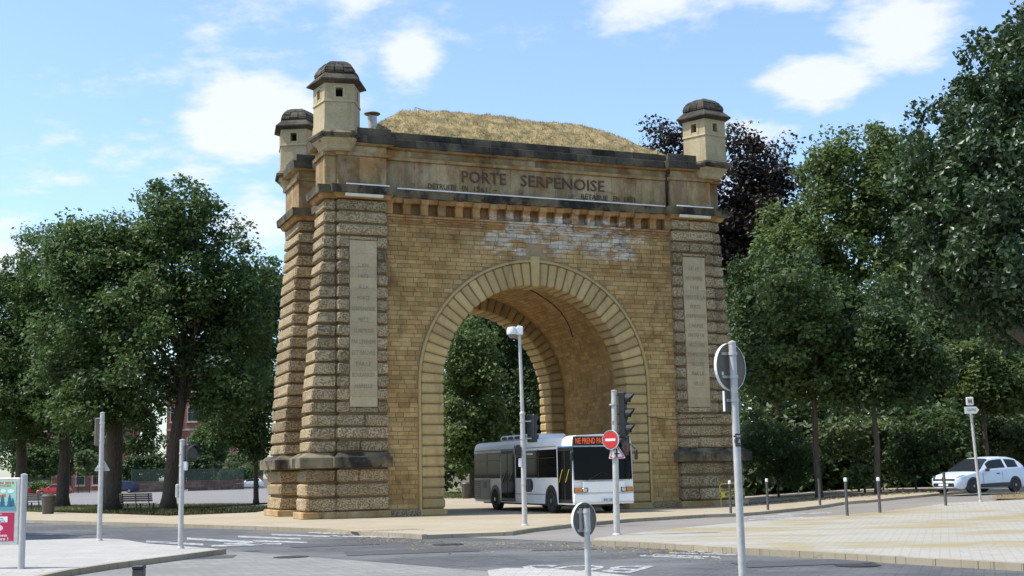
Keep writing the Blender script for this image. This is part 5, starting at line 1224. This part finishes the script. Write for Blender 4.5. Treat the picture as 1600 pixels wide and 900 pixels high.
# copper beech behind the right turret
rtree('copper_beech', 'dark purple copper beech rising behind the right turret', 1150, 720, 96, [(1130, 300, 100, 90, 0, 5), (1060, 240, 60, 50, 0, 4), (1180, 270, 70, 60, 0, 4), (1170, 390, 80, 110, 0, 5), (1200, 330, 55, 110, 0, 4), (1110, 420, 90, 120, 0, 4), (1040, 290, 60, 60, 0, 4)], 8, .6, 360, 100, .36, 'leafC', 1.3, 41, WG)
rtree('park_tree', 'tall olive green tree between the copper beech and the lime', 1330, 720, 88, [(1330, 290, 90, 80, 0, 4.6), (1290, 370, 100, 90, 0, 4.6), (1400, 330, 70, 110, 0, 4), (1250, 420, 80, 70, -1, 4), (1360, 440, 100, 90, 0, 4.6), (1300, 245, 35, 40, 0, 2.4), (1370, 235, 40, 35, 0, 2.4)], 9, .55, 340, 105, .34, 'leafB', 1.15, 42, WG)
rtree('park_tree', 'rounded green tree below the copper beech right of the gate', 1225, 720, 78, [(1230, 480, 80, 90, 0, 3.8), (1180, 530, 55, 80, 0, 3), (1280, 530, 80, 80, 0, 3.5), (1215, 590, 80, 60, 0, 3.2)], 5, .3, 260, 105, .30, 'leafE', 1.0, 43, WG)
rtree('park_tree', 'dark leafy tree behind the two street trees', 1400, 720, 80, [(1420, 520, 110, 90, 0, 4.2), (1500, 570, 110, 80, 0, 4), (1360, 560, 90, 80, 0, 4), (1470, 630, 120, 50, 0, 3.4)], 6, .4, 320, 105, .30, 'leafE', 1.1, 44, WG)
rtree('park_tree', 'dark tree under the big lime at the right edge', 1590, 720, 78, [(1580, 560, 100, 90, 0, 4), (1620, 640, 100, 70, 0, 4)], 6, .4, 200, 105, .30, 'leafE', 1.1, 45, WG)
rtree('park_tree', 'tall dark tree filling the gap between the olive tree and the lime', 1440, 720, 92, [(1440, 330, 60, 90, 0, 4), (1450, 440, 70, 90, 0, 4), (1410, 260, 40, 50, 0, 3)], 8, .5, 240, 100, .34, 'leafE', 1.2, 46, WG)
rtree('park_tree', 'deep green tree between the copper beech and the olive tree', 1215, 720, 90, [(1235, 400, 45, 60, 0, 3.2), (1190, 470, 55, 60, 0, 3.2)], 7, .4, 200, 100, .32, 'leafE', 1.1, 47, WG)
SG = 'young street trees by the bollards'
rtree('street_tree', 'young street tree with straight trunk behind the plain dark bollard', 1280, 772, 61, [(1270, 560, 75, 75, 0, 2.6), (1250, 490, 60, 60, 0, 2.3), (1320, 590, 55, 50, 0, 2), (1215, 590, 45, 45, 0, 1.8)], 4.2, .16, 210, 105, .25, 'leafB', .8, 51, SG)
rtree('street_tree', 'young street tree with thin dark trunk nearer the hatchback', 1372, 771, 60, [(1390, 545, 70, 60, 0, 2.4), (1430, 590, 60, 50, 0, 2.2), (1350, 600, 50, 45, 0, 2)], 4.4, .14, 190, 105, .25, 'leafE', .8, 52, SG)
rtree('street_tree', 'slim street tree behind the roof of the hatchback', 1545, 765, 64, [(1530, 590, 65, 60, 0, 2.4), (1580, 610, 60, 45, 0, 2.2)], 3.6, .13, 150, 105, .25, 'leafB', .8, 53, SG)
# shrubs
def shrub(name, label, px, Yd, lst, n, per, leaf, mat, cl, seed, group='shrubs along the park edge'):
    x = at(px, 740, Yd)[0]; return tree(name, label, (x, Yd, rise(x, min(Yd, 60)) - .1), 1.0, .06, px_lobes(lst, Yd, x, Yd), n, per, leaf, mat, cl, group, seed, .35, 8, cat='shrub')
shrub('shrub', 'feathery dark green shrub right of the gate', 1215, 66, [(1210, 710, 50, 50, 0, 1.6), (1180, 690, 35, 45, 0, 1.4), (1245, 725, 40, 35, 0, 1.4)], 110, 120, .14, 'leafA', .55, 61)
shrub('shrub', 'pale-leaved shrub lit between the two street trees', 1340, 66, [(1335, 690, 45, 30, 0, 1.4), (1300, 690, 30, 35, 0, 1.2), (1380, 700, 40, 40, 0, 1.4), (1395, 745, 30, 20, -1, 1.0)], 70, 75, .26, 'leafF', .6, 62)
shrub('shrub', 'dark shrub in front of the parked hatchback', 1430, 64, [(1430, 715, 50, 40, 0, 1.5), (1480, 690, 40, 40, 1, 1.5)], 90, 100, .22, 'leafE', .6, 63)
shrub('shrub', 'dark shrub behind the parked hatchback', 1550, 68, [(1560, 690, 70, 40, 0, 1.8), (1620, 700, 50, 50, 0, 1.8)], 90, 100, .24, 'leafE', .7, 64)
shrub('shrub', 'low grassy shrub at the foot of the pale-leaved one', 1350, 63, [(1345, 752, 22, 18, 0, .8)], 30, 80, .16, 'leafB', .35, 65)
# trees seen through the arch
rtree('park_tree', 'sunlit olive tree seen through the arch', 740, 755, 92, [(735, 560, 50, 60, 0, 3), (730, 640, 55, 70, 0, 3), (715, 700, 35, 40, -1, 2.4), (760, 690, 40, 50, 0, 2.4)], 4, .3, 220, 100, .30, 'leafB', .95, 71, WG)
rtree('park_tree', 'dark tree in shade seen through the arch right of the olive one', 820, 755, 100, [(800, 520, 70, 70, 0, 4), (820, 620, 70, 90, 0, 4), (750, 500, 60, 50, 2, 3.5), (790, 700, 60, 50, 0, 3)], 6, .4, 240, 100, .34, 'leafE', 1.2, 72, WG)
# the wood closing the view
def wood(name, label, x0, x1, Yd, top, seed, n):
    r = np.random.default_rng(seed); P = np.c_[r.uniform(x0, x1, n), Yd + r.uniform(-1, 1, n) * (5 if Yd > 100 else 2.5), r.random(n) ** .8 * top * (1 + .12 * np.sin(np.linspace(0, 30, n)))]
    o = add(name, leaf_mesh(name, P, np.full(n, 2.2) * r.uniform(.6, 1.3, n), 90, .6, M['leafE'], seed), None); return tag(o, label, 'woodland', kind='stuff')
wood('far_wood', 'dark wood closing the view behind the gate and the square', -8, 62, 122, 15, 81, 620)
wood('undergrowth', 'dark undergrowth behind the street trees and the hatchback', 12.5, 48, 74, 4.2, 82, 330)
# grass
def in_poly(x, y, poly):
    c = np.zeros(len(x), bool); n = len(poly)
    for i in range(n):
        (x0, y0), (x1, y1) = poly[i], poly[(i + 1) % n]
        if y0 == y1: continue
        k = ((y0 > y) != (y1 > y)) & (x < (x1 - x0) * (y - y0) / (y1 - y0) + x0); c ^= k
    return c
def lawn_fn(poly, z):
    xs = [p[0] for p in poly]; ys_ = [p[1] for p in poly]
    def f(n, r):
        X, Y_ = np.empty(0), np.empty(0)
        while len(X) < n:
            a, b_ = r.uniform(min(xs), max(xs), n), r.uniform(min(ys_), max(ys_), n); k = in_poly(a, b_, poly); X, Y_ = np.r_[X, a[k]], np.r_[Y_, b_[k]]
        return X[:n], Y_[:n], np.full(n, z)
    return f
v_, t_ = blades(60000, lawn_fn(lawn_poly, -.02), .05, .16, .02, .8, 91); tag(add('lawn_grass', tri_mesh('lawn_grass', v_, t_, M['grassA'])), 'short patchy grass under the chestnut trees', 'grass', kind='stuff')
v_, t_ = blades(16000, lawn_fn([(-14, 92.5), (8, 84.5), (10, 120), (-14, 120)], -.04), .08, .2, .03, .8, 92); tag(add('park_grass', tri_mesh('park_grass', v_, t_, M['grassA'])), 'green grass of the park seen through the arch', 'grass', kind='stuff')
# verge with litter at the back of the square
vp = [gnd(1395, 778), gnd(1460, 768), gnd(1330, 768), gnd(1270, 772)]
vg = G([(1545, 780), (1600, 779.5), (1700, 779), (1700, 771), (1600, 772), (1560, 774)])
area('planted_verge', vg, .012, M['litter'], step=1.0)
def vf(n, r): X, Y_, Z = lawn_fn(vg, 0)(n, r); return X, Y_, np.array([rise(a, b) + .012 for a, b in zip(X, Y_)])
v_, t_ = blades(700, vf, .04, .2, .008, 1.2, 93); tag(add('verge_grass', tri_mesh('verge_grass', v_, t_, M['straw'])), 'tufts of dry grass on the verge in front of the hatchback', 'grass', kind='stuff')
def ff(n, r):
    X = r.uniform(9.5, 20, n); Y_ = 58.5 + (X - 9.5) * .1 + r.normal(size=n) * 1.0; return X, Y_, np.array([rise(a, b) for a, b in zip(X, Y_)])
r9 = np.random.default_rng(95); X, Y_, Z_ = ff(900, r9)
lm = leaf_mesh('fallen_leaves', np.c_[X, Y_, Z_ + .03], np.full(900, .05), 2, .12, M['litter'], 96, .2, 3); tag(add('fallen_leaves', lm), 'brown fallen leaves along the foot of the shrubs', 'leaves', kind='stuff')
# ------------------------------------------------------------------ far side of the green: wall, railing, hedges, house
def far(px, py, Yd): return at(px, py, Yd)
def kerbwall(name, label, a, b, h, w, mat, cat, n):
    A, B = Vector((*a, 0)), Vector((*b, 0)); d = B - A; L = d.length; rz = math.atan2(d.y, d.x); root = empty(name, (A.x, A.y, -.1), rz, label, cat)
    for row in range(3):
        x = 0.0
        while x < L:
            wd = rnd.uniform(1.2, 2.6); e = min(L, x + wd); mb = MB(); mb.block(x + .02, e - .02, -w / 2, w / 2, row * h / 3, (row + 1) * h / 3 - .02, .04, rnd.random()); mb.build('stone', mat, root); x = e
    mb = MB(); mb.block(-.05, L + .05, -w / 2 - .06, w / 2 + .06, h, h + .12, .03, .5); mb.build('coping', mat, root)
    return root
WL = stone('garden_wall_stone', (.17, .11, .09), (.23, .155, .12), crust=(.6, .85))
ax = at(205, 760, 196); bx_ = at(380, 752, 218)
kerbwall('garden_wall', 'low brown stone garden wall behind the parked cars', (ax[0], 196), (bx_[0], 218), 1.5, .5, WL, 'wall', 0)
def railing(name, label, a, b, z0, h, nbar, parent=None):
    A, B = Vector((*a, 0)), Vector((*b, 0)); d = B - A; L = d.length; root = empty(name, (A.x, A.y, z0), math.atan2(d.y, d.x), label, 'railing')
    bar = MB(); bar.box(-.03, .03, -.03, .03, 0, h); me = bar.mesh('bar', M['darkmetal'])
    for i in range(nbar): add('bar', me, root, loc=(L * (i + .5) / nbar, 0, 0))
    for z in (.15, h - .2): mb = MB(); mb.box(0, L, -.04, .04, z, z + .08); mb.build('rail', M['darkmetal'], root)
    for i in range(8): mb = MB(); mb.box(L * i / 7 - .06, L * i / 7 + .06, -.05, .07, 0, h + .15); mb.build('post', M['darkmetal'], root)
railing('iron_railing', 'dark green iron railing above the low stone wall', (ax[0], 196.2), (bx_[0], 218.2), 1.5, 1.9, 110)
ax2 = at(20, 766, 192); bx2 = at(140, 764, 194)
railing('iron_railing', 'dark green iron railing behind the red cars', (ax2[0], 192), (bx2[0], 194), 0, 2.3, 60)
def hedge(label, px0, px1, py0, py1, Yd, seed, leaf=.3, mat='leafA', nm='hedge', n=70):
    r = np.random.default_rng(seed); x0, z1 = at(px0, py0, Yd); x1, z0 = at(px1, py1, Yd); root = empty(nm, ((x0 + x1) / 2, Yd, z0), 0, label, nm, 'hedges and bushes of the far garden'); cxm = (x0 + x1) / 2
    P = np.c_[r.uniform(x0, x1, n) - cxm, r.uniform(-1, 1, n), r.uniform(0, z1 - z0, n)]
    if nm == 'bush': t_ = r.uniform(0, 2 * np.pi, n); q = np.sqrt(r.random(n)); P = np.c_[np.cos(t_) * q * (x1 - x0) / 2, r.uniform(-1, 1, n), (z1 - z0) * (.5 + .5 * np.sin(t_) * q)]
    add('foliage', leaf_mesh('foliage', P, np.full(n, .8), 60, leaf, M[mat], seed), root)
hedge('clipped green hedge behind the red cars', 40, 82, 757, 768, 190, 101, mat='leafB', nm='hedge'); hedge('dark hedge behind the iron railing near the gate', 350, 420, 724, 742, 226, 102, mat='leafA', nm='hedge'); hedge('round clipped bush behind the iron railing', 344, 366, 735, 752, 222, 103, nm='bush'); hedge('round clipped bush right of the other one behind the railing', 370, 402, 732, 746, 224, 104, nm='bush')
hedge('dense dark bushes behind the railing between the trunks', 185, 262, 712, 757, 224, 105, .5, 'leafE', 'bush', 130); hedge('dense dark bushes behind the railing right of the leaning trunk', 268, 345, 715, 752, 228, 106, .5, 'leafE', 'bush', 130); hedge('pale flowering bush by the brick house', 358, 382, 710, 724, 232, 107, .5, 'leafF', 'bush', 50); hedge('light green bush left of the thick trunk', 122, 150, 706, 740, 215, 108, .5, 'leafF', 'bush', 70); hedge('wide green bush behind the red hatchback', 20, 100, 700, 745, 222, 109, .5, 'leafA', 'bush', 160)
def house(name, label, px0, px1, pyt, pyb, Yd, nx, nz, dep=12):
    x0, z1 = at(px0, pyt, Yd); x1, zb = at(px1, pyb, Yd); z0 = -.1; root = empty(name, (x0, Yd, z0), 0, label, 'house'); w = x1 - x0; h = z1 - z0
    mb = MB(); mb.box(0, w, 0, dep, 0, h); wl_ = mb.build('wall', M['redbrick'], root)
    for i in range(nx):
        for k in range(nz):
            cx_ = w * (i + .5) / nx; cz = h * (k + .45) / nz; mb = MB(); mb.box(cx_ - .95, cx_ + .95, -.12, .0, cz - 1.45, cz + 1.45); wi = mb.build('window', M['pale_stone'], root)
            for s_ in (-1, 1):
                for tz in ((-1.25, .35), (.45, 1.25)): mb = MB(); mb.box(cx_ + (s_ - 1) * .4 + .03, cx_ + (s_ + 1) * .4 - .03, -.16, -.11, cz + tz[0], cz + tz[1]); mb.build('pane', M['glass'], wi)
            mb = MB(); mb.box(cx_ - 1.1, cx_ + 1.1, -.3, .0, cz - 1.65, cz - 1.46); mb.build('sill', M['pale_stone'], wi)
    for k in range(1, nz + 1): mb = MB(); mb.box(-.05, w + .05, -.1, 0, h * k / nz - .5, h * k / nz - .15); mb.build('string_course', M['pale_stone'], root)
    mb = MB(); mb.prism([(-.5, -.5), (w + .5, -.5), (w + .5, dep + .5), (-.5, dep + .5)], h, h + 5, top=[(2, dep / 2 - .5), (w - 2, dep / 2 - .5), (w - 2, dep / 2 + .5), (2, dep / 2 + .5)]); mb.build('roof', M['slate'], root)
house('brick_house', 'red brick house with pale window surrounds glimpsed between the left trees', 262, 392, 575, 748, 246, 5, 4); house('brick_house', 'red brick house farther left behind the tree trunks', 40, 190, 640, 745, 262, 6, 3)
# trees behind the far houses close the gaps under the crowns
for i, (px, Yd, lst) in enumerate([(330, 236, [(330, 690, 30, 40, 0, 3)]), (215, 240, [(210, 670, 55, 60, 0, 4)]), (110, 238, [(110, 690, 50, 50, 0, 4)]), (20, 240, [(20, 660, 60, 80, 0, 4)])]):
    rtree('garden_tree', ('narrow garden tree before the brick house', 'garden tree left of the leaning trunk', 'garden tree behind the red hatchback', 'garden tree at the left edge')[i], px, 740, Yd, lst, 4, .3, 110, 70, .6, 'leafA', 1.8, 111 + i, 'garden trees beyond the far road')
